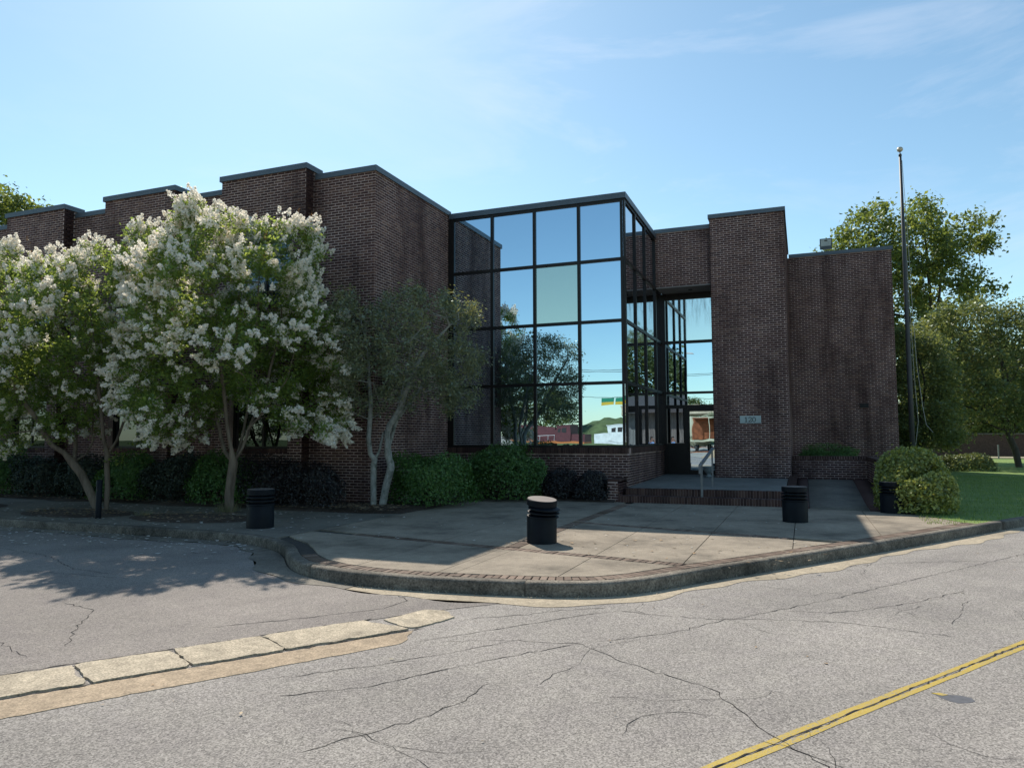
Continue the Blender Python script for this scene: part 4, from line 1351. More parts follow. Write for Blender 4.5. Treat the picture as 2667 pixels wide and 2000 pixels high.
def myrtle(name, label, base, stems, poly, natt, dmax, group, trunk_r, per_leaf=70, pan=420, clear=1.3):
    global TRUNK_CLEAR
    TRUNK_CLEAR = clear
    t = thing(name, label, "tree", tuple(base), 0, group)
    b = np.array(base)
    att = crown_points((0,0,0), poly, natt, dmax, 0.21)
    ph = rng.uniform(0, 6, 6); kv = rng.normal(0, 2.4, (6, 3))
    gz = sum(np.sin(att@kv[i]+ph[i]) for i in range(6))
    att = att[gz > np.quantile(gz, 0.14)]
    nodes, par, tips = grow(stems, att, 0.24, 0.12, 0.2)
    mb_, rad = branch_mesh(nodes, par, 0.0038, 2.25, trunk_r)
    tr = mb_.obj("trunk", M_BARK_MYRTLE, t, True)
    cen = att.mean(0)
    # leafy sprays round each tip and along the twigs
    thin = np.where((rad < 0.012))[0]
    src = np.r_[nodes[tips], nodes[tips], nodes[rng.choice(thin, min(len(thin), natt))]]
    P = np.repeat(src, per_leaf//2, 0); P = P+rng.normal(0, 0.115, P.shape)*np.array([1,1,0.9])
    V, Q = leaves(P, 0.070, 0.58, 0.25)
    o = link("crown", quads_mesh("crown", V, Q, M_LEAF_MY), t); o['kind'] = 'stuff'
    # blossom at the outer tips, more of it up high and outside
    tp = nodes[tips]
    rel = (tp-cen)/np.array([2.2,2.2,2.4])
    out = np.linalg.norm(rel, axis=1)+0.25*rel[:,2]
    prob = np.clip((out-0.42)*2.0, 0.05, 1)
    ph = rng.uniform(0, 6, 5); kv = rng.normal(0, 3.0, (5, 3))
    nz = sum(np.sin(tp@kv[i]+ph[i]) for i in range(5))
    prob = prob*np.clip(0.78+0.26*nz, 0.15, 1.5)
    w_ = prob/prob.sum()
    idx = rng.choice(len(tp), pan, p=w_)
    D = rel[idx]+np.array([0,0,0.35])+rng.normal(0, 0.35, (pan,3))
    C = tp[idx]+rng.normal(0, 0.10, (pan,3))+0.10*D/np.linalg.norm(D, axis=1)[:,None]
    V, Q = panicles(C, D, 44, 0.17, 0.078, 0.043)
    o = link("blossom", quads_mesh("blossom", V, Q, M_BLOOM), t); o['kind'] = 'stuff'
    # reddish seed buds at tops
    idx = rng.choice(len(tp), max(10, pan//9), p=w_)
    D = rel[idx]+np.array([0,0,0.8]); C = tp[idx]+rng.normal(0, 0.12, (len(idx),3))
    V, Q = panicles(C, D, 22, 0.20, 0.05, 0.022)
    o = link("seed_heads", quads_mesh("seed_heads", V, Q, M_LEAF_RED), t); o['kind'] = 'stuff'
    return t

def pix_poly(px, base_px, depth):
    """outline measured in metres at the tree's distance"""
    k = depth/1904.07
    return [((u-base_px[0])*k, (base_px[1]-v)*k) for u, v in px]

# single-trunk crape myrtle beside the bollard
CB = [(330,1060),(330,950),(350,800),(380,690),(420,645),(445,610),(475,570),(505,520),(535,532),(560,575),(590,540),(620,570),(640,610),(670,585),(700,615),(740,590),(770,580),(800,610),(835,640),(840,665),(800,700),(790,735),(815,775),(812,800),(850,805),(870,835),(850,870),(880,905),(888,950),(865,990),(880,1040),(893,1090),(885,1140),(850,1170),(820,1130),(790,1110),(740,1140),(700,1085),(650,1060),(600,1045),(560,1060),(520,1110),(470,1160),(430,1168),(410,1135),(370,1110)]
dB = 16.1
kB = dB/1904.07
BASEB = (-7.36, -6.42, 0.0)
def loc2(px, base_px, k, dep=0.0):
    a = (px[0]-base_px[0])*k; z = (base_px[1]-px[1])*k
    q = RT*a+FW*dep
    return (q[0], q[1], z)
bpx = (600, 1335)
L2 = lambda u, v, dep=0.0: loc2((u, v), bpx, kB, dep)
stemsB = [
 ([(0,0,-0.05), L2(598,1290), L2(601,1235), L2(604,1200)], None),
]
myr = None
def stems_with_forks(trunk, forks):
    """trunk polyline then forks starting at its last node"""
    return trunk, forks
def build_stems(trunks, forks):
    """trunks: list of polylines from the ground; forks: list of (trunk index, polyline). Node indices resolved after densifying."""
    nodes = []; par = []; ends = []
    for pts in trunks:
        prev = None
        for q in pts:
            q = np.array(q, float)
            if prev is None:
                nodes.append(q); par.append(-1); prev = len(nodes)-1
            else:
                a = nodes[prev]; k = max(1, int(np.linalg.norm(q-a)/0.2))
                for j in range(1, k+1):
                    nodes.append(a+(q-a)*j/k); par.append(prev); prev = len(nodes)-1
        ends.append(prev)
    for ti, pts in forks:
        prev = ends[ti]
        for q in pts:
            q = np.array(q, float); a = nodes[prev]; k = max(1, int(np.linalg.norm(q-a)/0.2))
            for j in range(1, k+1):
                nodes.append(a+(q-a)*j/k+(rng.normal(0, 0.01, 3) if j < k else 0)); par.append(prev); prev = len(nodes)-1
        ends.append(prev)
    return nodes, par
_grow0 = grow
def grow(stems, attr, step=0.22, wander=0.05, upbias=0.25):
    nodes, par = [list(x) for x in stems]
    tips = []
    top = np.array(nodes)
    order = np.argsort([np.min(np.linalg.norm(top-a, axis=1)) for a in attr])
    for ai in order:
        a = attr[ai]
        N = np.array(nodes)
        dv = a-N
        dist = np.linalg.norm(dv, axis=1)
        cost = dist*(1+0.9*np.clip(-dv[:,2]/(dist+1e-6), 0, 1))+np.where(N[:,2] < TRUNK_CLEAR, 3.0, 0.0)
        j = int(np.argmin(cost))
        L_ = dist[j]; k = max(1, int(L_/step))
        p0 = N[j]; d0 = (N[j]-N[par[j]]) if par[j] >= 0 else np.array([0,0,1.])
        d0 = d0/(np.linalg.norm(d0)+1e-9)
        c1 = p0+(d0*0.35+np.array([0,0,upbias]))*L_*0.5
        prev = j
        for q in range(1, k+1):
            t = q/k
            pt = (1-t)**2*p0+2*t*(1-t)*c1+t*t*a
            if q < k: pt = pt+rng.normal(0, wander*step, 3)
            nodes.append(pt); par.append(prev); prev = len(nodes)-1
        tips.append(prev)
    return np.array(nodes), np.array(par), tips

trB = [[(0,0,-0.05), L2(597,1290), L2(602,1240), L2(606,1205)]]
fkB = [(0, [L2(580,1180,.1), L2(562,1140,.2), L2(545,1095,.3), L2(520,1000,.5), L2(480,900,.7)]),
       (0, [L2(604,1170,-.1), L2(600,1130,-.2), L2(598,1080,-.3), L2(590,960,-.5), L2(570,780,-.6)]),
       (0, [L2(618,1175,.15), L2(628,1135,.3), L2(634,1090,.5), L2(660,980,.8), L2(700,820,.8)]),
       (0, [L2(635,1165,-.1), L2(650,1120,-.2), L2(690,1085,-.4), L2(760,1000,-.6)]),
       (0, [L2(610,1160,.3), L2(612,1100,.5), L2(630,900,.6), L2(650,700,.3)])]
myrtle("crape_myrtle_tree", "white-flowering crape myrtle on a single fluted trunk beside a bollard", BASEB, build_stems(trB, fkB), pix_poly(CB, bpx, dB), 470, 2.1, "white flowering crape myrtles", 0.098, 95, 2450, 1.25)

# twin-trunk crape myrtle at left
CA = [(-190,760),(-120,690),(-60,670),(0,645),(40,645),(70,700),(110,655),(150,700),(180,645),(230,635),(270,645),(300,655),(330,570),(358,590),(390,650),(420,690),(405,800),(385,900),(345,980),(305,1010),(285,970),(240,1010),(255,1060),(255,1090),(230,1108),(215,1085),(200,1140),(190,1165),(160,1150),(120,1135),(80,1120),(30,1165),(0,1175),(-50,1120),(-150,1100),(-210,900)]
apx = (262, 1330); dA = 16.6; kA = dA/1904.07
LA = lambda u, v, dep=0.0: loc2((u, v), apx, kA, dep)
trA = [[LA(247,1330), LA(228,1290), LA(200,1235), LA(175,1205)], [LA(264,1330,.05), LA(266,1270,.05), LA(262,1215,.05), LA(262,1185,.05)]]
fkA = [(0, [LA(160,1180,-.1), LA(135,1160,-.2), LA(110,1100,-.4), LA(40,980,-.6), LA(-20,850,-.6)]),
       (0, [LA(168,1165,.2), LA(160,1140,.3), LA(150,1050,.5), LA(120,900,.7)]),
       (0, [LA(190,1185,.3), LA(200,1150,.4), LA(190,1080,.5), LA(170,800,.3)]),
       (1, [LA(258,1130,-.1), LA(256,1050,-.2), LA(250,950,-.4), LA(230,780,-.4)]),
       (1, [LA(275,1150,.2), LA(283,1090,.4), LA(290,1000,.6), LA(310,820,.7)]),
       (1, [LA(300,1210,.2), LA(325,1160,.4), LA(340,1110,.6), LA(362,1040,.8), LA(370,880,.9)])]
BASEA = (-10.42, -7.02, 0.0)
myrtle("crape_myrtle_tree", "white-flowering crape myrtle with two trunks, one leaning left, behind the slim post", BASEA, build_stems(trA, fkA), pix_poly(CA, apx, dA), 470, 2.0, "white flowering crape myrtles", 0.088, 95, 1750, 1.45)
# third one mostly outside the picture at the left
CZ = [(-150,1100),(-200,900),(-150,750),(-60,690),(30,740),(60,900),(20,1080),(-60,1140)]
zpx = (-90, 1330)
LZ = lambda u, v, dep=0.0: loc2((u, v), zpx, kA*1.08, dep)
myrtle("crape_myrtle_tree", "white-flowering crape myrtle cut by the left edge of the picture", (-14.7, -7.2, 0), build_stems([[LZ(-90,1330), LZ(-95,1250)]], [(0, [LZ(-120,1150), LZ(-140,950)]), (0, [LZ(-70,1150), LZ(-40,950)]), (0, [LZ(-95,1100), LZ(-90,850)])]), pix_poly(CZ, zpx, dA*1.08), 200, 1.8, "white flowering crape myrtles", 0.09, 105, 480, 1.4)

# waxy-leaved tree on two pale trunks at the brick corner
CC = [(862,800),(880,765),(905,752),(950,765),(985,795),(1010,765),(1060,745),(1085,738),(1130,765),(1180,752),(1230,772),(1260,800),(1252,850),(1225,875),(1268,905),(1280,925),(1250,960),(1260,1010),(1240,1065),(1200,1055),(1160,1075),(1140,1040),(1100,1050),(1060,1080),(1000,1070),(970,1095),(930,1080),(880,1050),(872,980),(892,930),(862,880)]
cpx = (982, 1312); dC = 16.75; kC = dC/1904.07
LC = lambda u, v, dep=0.0: loc2((u, v), cpx, kC, dep)
trC = [[LC(978,1320), LC(977,1260), LC(977,1210), LC(980,1196)], [LC(1000,1320,.02), LC(1010,1265,.02), LC(1022,1218,.02), LC(1021,1205,.02)]]
fkC = [(0, [LC(968,1180), LC(963,1140), LC(966,1090), LC(966,1040,.1), LC(957,980,.2), LC(950,900,.3), LC(935,830,.2)]),
       (0, [LC(990,1175,.05), LC(1000,1130,.05), LC(1018,1105,.1), LC(1032,1078,.1), LC(1050,1000,.2), LC(1075,860,.2)]),
       (1, [LC(1012,1180), LC(1012,1130), LC(1020,1105,-.1), LC(1045,1070,-.2), LC(1062,1030,-.4), LC(1110,930,-.6), LC(1180,850,-.5)]),
       (1, [LC(1014,1160,.15), LC(1030,1090,.4), LC(1090,1000,.7), LC(1140,880,.8)])]
TRUNK_CLEAR = 1.7
BASEC = (-4.88, -4.52, 0.10)
tC = thing("waxy_leaf_tree", "small dark-leaved tree on two pale trunks at the brick corner", "tree", BASEC)
att = crown_points((0,0,0), pix_poly(CC, cpx, dC), 420, 1.35, 0.19)
nodes, par, tips = grow(build_stems(trC, fkC), att, 0.2, 0.16, 0.15)
mb_, rad = branch_mesh(nodes, par, 0.0042, 2.3, 0.088)
mb_.obj("trunk", M_BARK_PALE, tC, True)
thin = np.where(rad < 0.012)[0]
src = np.r_[nodes[tips], nodes[rng.choice(thin, 700)]]
P = np.repeat(src, 25, 0); P = P+rng.normal(0, 0.10, P.shape)
V, Q = leaves(P, 0.072, 0.42, 0.2)
o = link("crown", quads_mesh("crown", V, Q, M_LEAF_WAX), tC); o['kind'] = 'stuff'

def tree(name, label, base, poly, natt, dmax, leafm, leafsize, per, bark, trunk_r, group=None, cat="tree", clear=3.0, spread=0.45, forks=None, sep=None, asp=0.6, gaps=0.25, clump=1.3):
    global TRUNK_CLEAR
    TRUNK_CLEAR = clear
    t = thing(name, label, cat, tuple(base), 0, group)
    poly = np.array(poly); h = poly[:,1].max(); lo = poly[:,1].min()
    cx = poly[:,0].mean()
    area = 0.5*abs(np.dot(poly[:,0], np.roll(poly[:,1],-1))-np.dot(poly[:,1], np.roll(poly[:,0],-1)))
    att = crown_points((0,0,0), poly, natt, dmax, sep or 0.8*math.sqrt(area/natt))
    q = lambda a, z, d=0.0: tuple(RT*a+FW*d+np.array([0,0,z]))
    trk = [[(0,0,-0.1), q(cx*.1, clear*0.6), q(cx*.25, max(lo, clear))]]
    wd = poly[:,0].max()-poly[:,0].min()
    fk = [(0, [q(cx*.5+wd*.10, h*.55, .5), q(cx+wd*.15, h*.8, .8)]), (0, [q(cx*.5-wd*.12, h*.5, -.5), q(cx-wd*.2, h*.72, -.9)]), (0, [q(cx*.6, h*.6, -.6), q(cx, h*.88, 0)]), (0, [q(cx*.6+wd*.2, h*.45, -.3), q(cx+wd*.3, h*.6, -.5)])]
    ph = rng.uniform(0, 6, 6); kv = rng.normal(0, 1.0, (6, 3))*clump
    nz = sum(np.sin(att@kv[i]+ph[i]) for i in range(6))
    edge = np.argsort(nz)
    att = att[np.sort(edge[int(len(att)*gaps):])]
    nodes, par, tips = grow(build_stems(trk, fk), att, 0.5, 0.12, 0.15)
    mb_, rad = branch_mesh(nodes, par, 0.012, 2.4, trunk_r, 6)
    mb_.obj("trunk", bark, t, True)
    P = np.repeat(nodes[tips], per, 0)
    P = P+rng.normal(0, spread, P.shape)*np.array([1,1,0.75])
    V, Q = leaves(P, leafsize, asp, 0.2)
    o = link("crown", quads_mesh("crown", V, Q, leafm), t); o['kind'] = 'stuff'
    return t
def at_depth(u, v, d, z=0.0):
    p = CAM+(fw+r2*((u-1333.5)/1904.07)-u2*((v-1000)/1904.07))*d
    return (p.x, p.y, z)
# tall broadleaf tree behind the right wing
D1 = 48.0; k1 = D1/1904.07
b1 = at_depth(2420, 1165, D1)
PT = lambda pts, bu, k, z0=1.62, hv=1163: [((u-bu)*k, (hv-v)*k+z0) for u, v in pts]
C1P = [(2180,640),(2230,610),(2250,570),(2290,545),(2330,555),(2380,540),(2430,545),(2460,590),(2440,625),(2480,640),(2500,590),(2560,580),(2590,600),(2605,640),(2570,680),(2585,720),(2560,740),(2600,770),(2590,810),(2540,830),(2520,880),(2470,900),(2480,1000),(2400,1060),(2330,1060),(2300,1000),(2260,900),(2200,760)]
tree("broadleaf_tree", "tall sunlit broadleaf tree behind the right brick wing and flagpole", b1, PT(C1P, 2420, k1), 560, 4.2, M_LEAF_TREE, 0.25, 64, M_BARK_DARK, 0.34, spread=0.36, clear=4.0, gaps=0.16, clump=1.1)
D2 = 38.0; k2 = D2/1904.07
C2P = [(2395,900),(2440,830),(2500,815),(2560,805),(2620,815),(2680,830),(2760,860),(2800,950),(2780,1060),(2720,1110),(2640,1130),(2590,1165),(2520,1150),(2470,1185),(2420,1175),(2390,1100),(2380,1000)]
tree("spreading_tree", "dense low-branched tree over the lawn at the right edge", at_depth(2655, 1210, D2), PT(C2P, 2655, k2), 560, 3.4, M_LEAF_DK, 0.15, 80, M_BARK_DARK, 0.16, spread=0.28, clear=1.5, gaps=0.16, clump=2.0)
D3 = 33.0; k3 = D3/1904.07
C3P = [(2335,900),(2380,870),(2420,880),(2450,930),(2470,1010),(2480,1090),(2500,1150),(2470,1195),(2400,1200),(2340,1190),(2290,1175),(2300,1080),(2325,990)]
tree("understorey_tree", "dark small-leaved tree between the flagpole and the brick wing", at_depth(2400, 1200, D3), PT(C3P, 2400, k3), 400, 2.2, M_LEAF_DK, 0.12, 80, M_BARK_DARK, 0.10, spread=0.22, clear=0.8, gaps=0.16, clump=2.2)
# tree behind the left roof
D4 = 46.0; k4 = D4/1904.07
C4P = [(-260,640),(-180,540),(-80,500),(0,497),(40,505),(70,525),(95,545),(140,550),(160,580),(130,640),(60,760),(-60,800),(-200,760)]
tree("broadleaf_tree", "sunlit broadleaf tree showing over the roof at far left", at_depth(-20, 1165, D4), PT(C4P, -20, k4), 300, 4.0, M_LEAF_TREE, 0.25, 90, M_BARK_DARK, 0.35, spread=0.42, clear=6)
# more woods closing the view at right, far
for (u, d, wpx, top, lab) in ((2560,74,170,880,"far tree seen between the tall broadleaf tree and the low-branched tree"), (2730,66,200,850,"far tree just past the right edge behind the low-branched tree"), (2420,80,150,960,"far tree low behind the flagpole and bush"), (2640,84,210,930,"far low tree filling the gap behind the brick boundary wall"), (2500,88,190,960,"far low tree behind the brick boundary wall near the pale post")):
    k = d/1904.07
    pp = [(u-wpx*.5,1080),(u-wpx*.55,1000),(u-wpx*.35,top+60),(u-wpx*.1,top),(u+wpx*.2,top+10),(u+wpx*.5,top+90),(u+wpx*.55,1010),(u+wpx*.55,1150),(u+wpx*.3,1178),(u-wpx*.3,1178)]
    tree("background_tree", lab, at_depth(u, 1180, d), PT(pp, u, k), 170, 4.0, M_LEAF_DK, 0.40, 100, M_BARK_DARK, 0.3, group="far trees beyond the lawn", spread=0.7, clear=2.5)

# ---- shrubs
def shrub(name, label, c, r, n, leaf, mat, flat=0.35, cut=None, lump=0.16, group=None, asp=0.5):
    t = thing(name, label, "shrub", tuple(c), 0, group)
    d = rng.normal(size=(n, 3)); d[:,2] = np.abs(d[:,2])*0.9+rng.uniform(-0.35, 0.1, n); d /= np.linalg.norm(d, axis=1)[:,None]
    ph = rng.uniform(0, 6, (9, 1)); kk = rng.normal(0, 3.2, (9, 3))
    lum = sum(np.sin(d@kk[i]+ph[i]) for i in range(9))/3.0
    rr = (1+lump*lum)*(0.60+0.42*np.sqrt(rng.uniform(0, 1, n)))
    hol = sum(np.sin(d@(kk[i]*2.2)+ph[i]*2) for i in range(9))
    rr = np.where(hol > 2.6, rr*rng.uniform(0.55, 0.85, n), rr)
    rr = np.where(rng.uniform(0, 1, n) < 0.03, rr*rng.uniform(1.0, 1.14, n), rr)
    pw = np.sign(d)*np.abs(d)**0.85
    P = pw*rr[:,None]*np.array(r)
    P[:,2] = np.maximum(P[:,2]+r[2]*0.30, 0.03+rng.uniform(0, .05, n))
    V, Q = leaves(P, leaf, asp, flat, d)
    o = link("foliage", quads_mesh("foliage", V, Q, mat), t); o['kind'] = 'stuff'
    mb_ = MB()
    for k in range(9):
        a = rng.uniform(0, 6.28); e = rng.uniform(0.3, 0.7)
        mb_.tube([(0.05*math.cos(a),0.05*math.sin(a),-0.02), (r[0]*e*.5*math.cos(a), r[1]*e*.5*math.sin(a), r[2]*.5), (r[0]*e*math.cos(a), r[1]*e*math.sin(a), r[2]*0.95)], [0.02,0.014,0.006], 5)
    mb_.obj("stem", M_BARK_DARK, t, True)
    return t
shrub("rounded_shrub", "bright green clipped shrub mound right of the pale-trunked tree", (-3.95,-3.5,0.05), (1.0,0.95,0.98), 15000, 0.062, M_LEAF_SH)
shrub("rounded_shrub", "bright green clipped shrub mound under the left end of the mirrored glass", (-3.15,-1.2,0.03), (1.18,0.62,1.10), 16000, 0.062, M_LEAF_SH)
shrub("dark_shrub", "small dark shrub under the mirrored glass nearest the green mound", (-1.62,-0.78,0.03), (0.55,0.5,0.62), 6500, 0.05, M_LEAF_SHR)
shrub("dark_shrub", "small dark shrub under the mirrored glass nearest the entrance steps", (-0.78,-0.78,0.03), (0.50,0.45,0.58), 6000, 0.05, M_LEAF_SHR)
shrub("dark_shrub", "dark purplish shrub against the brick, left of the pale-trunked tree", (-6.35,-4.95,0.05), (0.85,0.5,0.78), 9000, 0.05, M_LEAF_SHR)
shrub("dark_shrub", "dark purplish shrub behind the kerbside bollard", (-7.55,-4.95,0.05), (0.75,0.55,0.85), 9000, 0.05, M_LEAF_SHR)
shrub("rounded_shrub", "green shrub mound behind the single flowering trunk", (-8.75,-5.0,0.05), (0.95,0.6,0.92), 11000, 0.06, M_LEAF_SH)
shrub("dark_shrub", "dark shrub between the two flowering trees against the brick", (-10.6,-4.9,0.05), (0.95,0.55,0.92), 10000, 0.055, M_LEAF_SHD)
shrub("rounded_shrub", "olive green shrub behind the straight trunk of the two-trunk tree", (-12.1,-5.0,0.05), (0.85,0.55,0.95), 9500, 0.06, M_LEAF_SH)
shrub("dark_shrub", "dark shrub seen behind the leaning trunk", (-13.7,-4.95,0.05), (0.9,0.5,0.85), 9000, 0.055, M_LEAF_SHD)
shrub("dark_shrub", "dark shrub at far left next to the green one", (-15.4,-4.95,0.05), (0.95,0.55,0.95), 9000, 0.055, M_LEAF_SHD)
shrub("rounded_shrub", "green shrub mound at the far left end of the bed", (-17.4,-5.0,0.05), (1.2,0.6,1.05), 11000, 0.06, M_LEAF_SH)
shrub("flowering_bush", "big yellow-green bush beside the ramp at the edge of the lawn", (6.50,-0.75,0.0), (0.80,0.95,0.98), 20000, 0.068, M_LEAF_YG, 0.2, lump=0.13, asp=0.6)
shrub("flowering_bush", "yellow-green bush leaning over the end of the planter wall", (6.75,1.1,0.0), (0.62,0.8,0.80), 12000, 0.068, M_LEAF_YG, 0.2, lump=0.13, asp=0.6)
shrub("juniper_shrub", "low feathery green shrub in the planter above the ramp", (5.0,6.1,0.86), (0.92,0.5,0.36), 7000, 0.07, M_LEAF_SH, 0.1, asp=0.2)
shrub("dark_shrub", "dark low plants at the foot of the tree on the lawn", (11.3,21.0,0.0), (1.3,0.8,0.6), 4000, 0.12, M_LEAF_DK)

# ---- litter: fallen petals, dry leaves, tufts
def scatter(name, n, zone, size, mat, z0, label_kind='stuff', flat=0.85, asp=0.6):
    P = np.array([zone() for _ in range(n)])
    P = np.c_[P, np.full(n, z0)+rng.uniform(0.0, 0.012, n)] if P.shape[1] == 2 else P
    V, Q = leaves(P, size, asp, flat)
    o = link(name, quads_mesh(name, V, Q, mat)); o['kind'] = label_kind
    return o
def zpet():
    c = (-10.4,-7.6) if rng.random() < .45 else (-7.2,-7.2)
    while True:
        x = rng.normal(c[0], 2.6); y = rng.uniform(-8.85, -5.6)
        if x < -3.2: return (x, y)
scatter("fallen_petals", 480, zpet, 0.075, M_PETAL, 0.008)
scatter("fallen_petals", 160, lambda: (rng.uniform(-5, 4.8), rng.uniform(-9.3, -1.8)), 0.045, M_PETAL, 0.008)
scatter("fallen_petals", 330, lambda: (rng.uniform(-13, -3.8), -9.05-abs(rng.normal(0, 0.75))), 0.07, M_PETAL, -0.138)
scatter("leaf_litter", 1500, lambda: (rng.uniform(-18, -3.9), rng.uniform(-5.5, -4.7)), 0.075, M_LITTER, 0.075)
def zpit(c, rx, ry):
    def f():
        while True:
            a, b = rng.uniform(-1, 1, 2)
            if a*a+b*b < 1: return (c[0]+a*rx, c[1]+b*ry)
    return f
scatter("leaf_litter", 420, zpit((-10.5,-7.6), 1.35, 0.7), 0.07, M_LITTER, 0.05)
scatter("leaf_litter", 420, zpit((-7.35,-7.5), 1.35, 0.7), 0.07, M_LITTER, 0.05)
scatter("leaf_litter", 420, zpit((-4.9,-4.85), 1.1, 0.55), 0.075, M_LITTER, 0.10)
scatter("leaf_litter", 60, lambda: (rng.uniform(-0.1, 4.6), rng.uniform(-9.6, -6.9)), 0.06, M_LITTER, 0.008)
scatter("leaf_litter", 40, lambda: street(rng.uniform(2, 14), rng.uniform(0.3, 3.4))[:2], 0.035, M_LITTER, -0.149)
# gutter grit
scatter("gutter_grit", 500, lambda: tuple((KF[kR] - normals(KF)[kR]*0.05)[rng.integers(0, min(len(kR), 95))]+rng.normal(0, 0.05, 2)), 0.022, M_SAND, -0.142, flat=0.3)
# dry grass tufts at the single trunk
def tuft(c, n, h, mat, name, spread):
    a = rng.uniform(0, 6.28, n); r = spread*np.sqrt(rng.uniform(0, 1, n))
    B = np.c_[c[0]+r*np.cos(a), c[1]+r*np.sin(a), np.full(n, c[2])]
    ln = np.c_[np.cos(a), np.sin(a)]*rng.uniform(0.1, 0.7, (n,1))*h
    T = B+np.c_[ln, h*rng.uniform(0.5, 1.1, n)]
    side = np.c_[-np.sin(a), np.cos(a), np.zeros(n)]*0.004
    V = np.stack([B-side, B+side, T], 1).reshape(-1,3)
    o = link(name, quads_mesh(name, V, np.arange(3*n).reshape(-1,3), mat)); o['kind'] = 'stuff'
M_DRYG = leafmat("dry_grass", (0.26,0.26,0.15), (0.2,0.2,0.1), 0.3, 0.3, 0.03)
tuft((-7.36,-6.50,0.05), 260, 0.22, M_DRYG, "grass_tuft", 0.28)
tuft((-8.6,-7.55,0.03), 90, 0.12, M_DRYG, "grass_tuft", 0.22)
# lawn blades near the kerb
n = 52000
u_ = rng.uniform(0, 1, n)
GX = rng.uniform(6.4, 20, n); GY = rng.uniform(-3.6, 16, n)
kx = np.interp(GY, KF[KF[:,0] > 6.5][:,1], KF[KF[:,0] > 6.5][:,0])
ok = (GX < kx-0.2)
GX, GY = GX[ok], GY[ok]; n = len(GX)
a = rng.uniform(0, 6.28, n); h = rng.uniform(0.025, 0.06, n)
B = np.c_[GX, GY, np.zeros(n)]
T = B+np.c_[np.cos(a)*h*.5, np.sin(a)*h*.5, h]
side = np.c_[-np.sin(a), np.cos(a), np.zeros(n)]*0.006
o = link("grass", quads_mesh("grass", np.stack([B-side, B+side, T], 1).reshape(-1,3), np.arange(3*n).reshape(-1,3), M_GRASS)); o['kind'] = 'stuff'

# ------------------------------------------------------------------ far right: low brick wall, posts
fbp = at_depth(2600, 1200, 62)
fb = thing("brick_boundary_wall", "low reddish brick wall beyond the lawn at the right edge", "wall", (fbp[0], fbp[1], 0), YAW*-1*0-0.1)
M_FARB = simple("far_brick", (0.11, 0.062, 0.045), 0.9, 0, 0.3, 9)
MB().box(-9, 14, 0, 0.4, -0.1, 1.75).obj("wall_body", M_FARB, fb)
MB().box(-9.05, 14.05, -0.05, 0.45, 1.75, 1.87).obj("coping", M_KERB, fb)
sp_ = at_depth(2602, 1207, 52)
s_ = MB().box(-0.04, 0.04, -0.04, 0.04, -0.1, 0.95).box(-0.05, 0.05, -0.05, 0.05, 0.95, 1.0).obj("marker_post", M_RAIL, None, False, (sp_[0], sp_[1], 0)); tag(s_, "short pale metal post standing at the far edge of the lawn", "post")
pth = at_depth(2560, 1206, 56)
MBp = MB().box(-14, 14, -1.6, 1.6, 0.0, 0.012).obj("path", M_SAND, None, False, (pth[0], pth[1], 0)); tag(MBp, kind='structure')

# ------------------------------------------------------------------ the world across the street (seen in the mirrored glass)
M_WHITEP = simple("white_train_paint", (0.62, 0.64, 0.62), 0.5, 0, 0.15, 1.5)
M_MAROON = simple("maroon_train_paint", (0.085, 0.018, 0.022), 0.5, 0, 0.2, 2)
M_ORANGE = simple("orange_train_paint", (0.45, 0.14, 0.03), 0.5)
M_CREAM = simple("cream_hopper_paint", (0.52, 0.50, 0.36), 0.6, 0, 0.12, 1.2)
M_RUST = simple("rust", (0.24, 0.075, 0.03), 0.85, 0, 0.4, 3)
M_BLACK = simple("train_black", (0.015, 0.014, 0.014), 0.7)
M_STEEL = simple("shed_steel", (0.20, 0.185, 0.165), 0.6, 0.1, 0.1, 1)
def bogie(parent, x):
    m_ = MB()
    for dx in (-0.9, 0.9):
        for y in (-0.75, 0.75):
            pts = [(x+dx+0.42*math.cos(a), y, 0.5+0.42*math.sin(a)) for a in np.linspace(0, 2*math.pi, 15)[:-1]]
            b = len(m_.v)
            m_.v += [(p[0], p[1]-.07, p[2]) for p in pts]+[(p[0], p[1]+.07, p[2]) for p in pts]
            k = len(pts)
            m_.f += [tuple(b+i for i in range(k)), tuple(b+k+i for i in range(k-1,-1,-1))]+[(b+i, b+i+k, b+(i+1)%k+k, b+(i+1)%k) for i in range(k)]
    m_.box(x-1.4, x+1.4, -0.95, -0.84, 0.42, 0.72); m_.box(x-1.4, x+1.4, 0.84, 0.95, 0.42, 0.72)
    m_.obj("bogie", M_BLACK, parent)
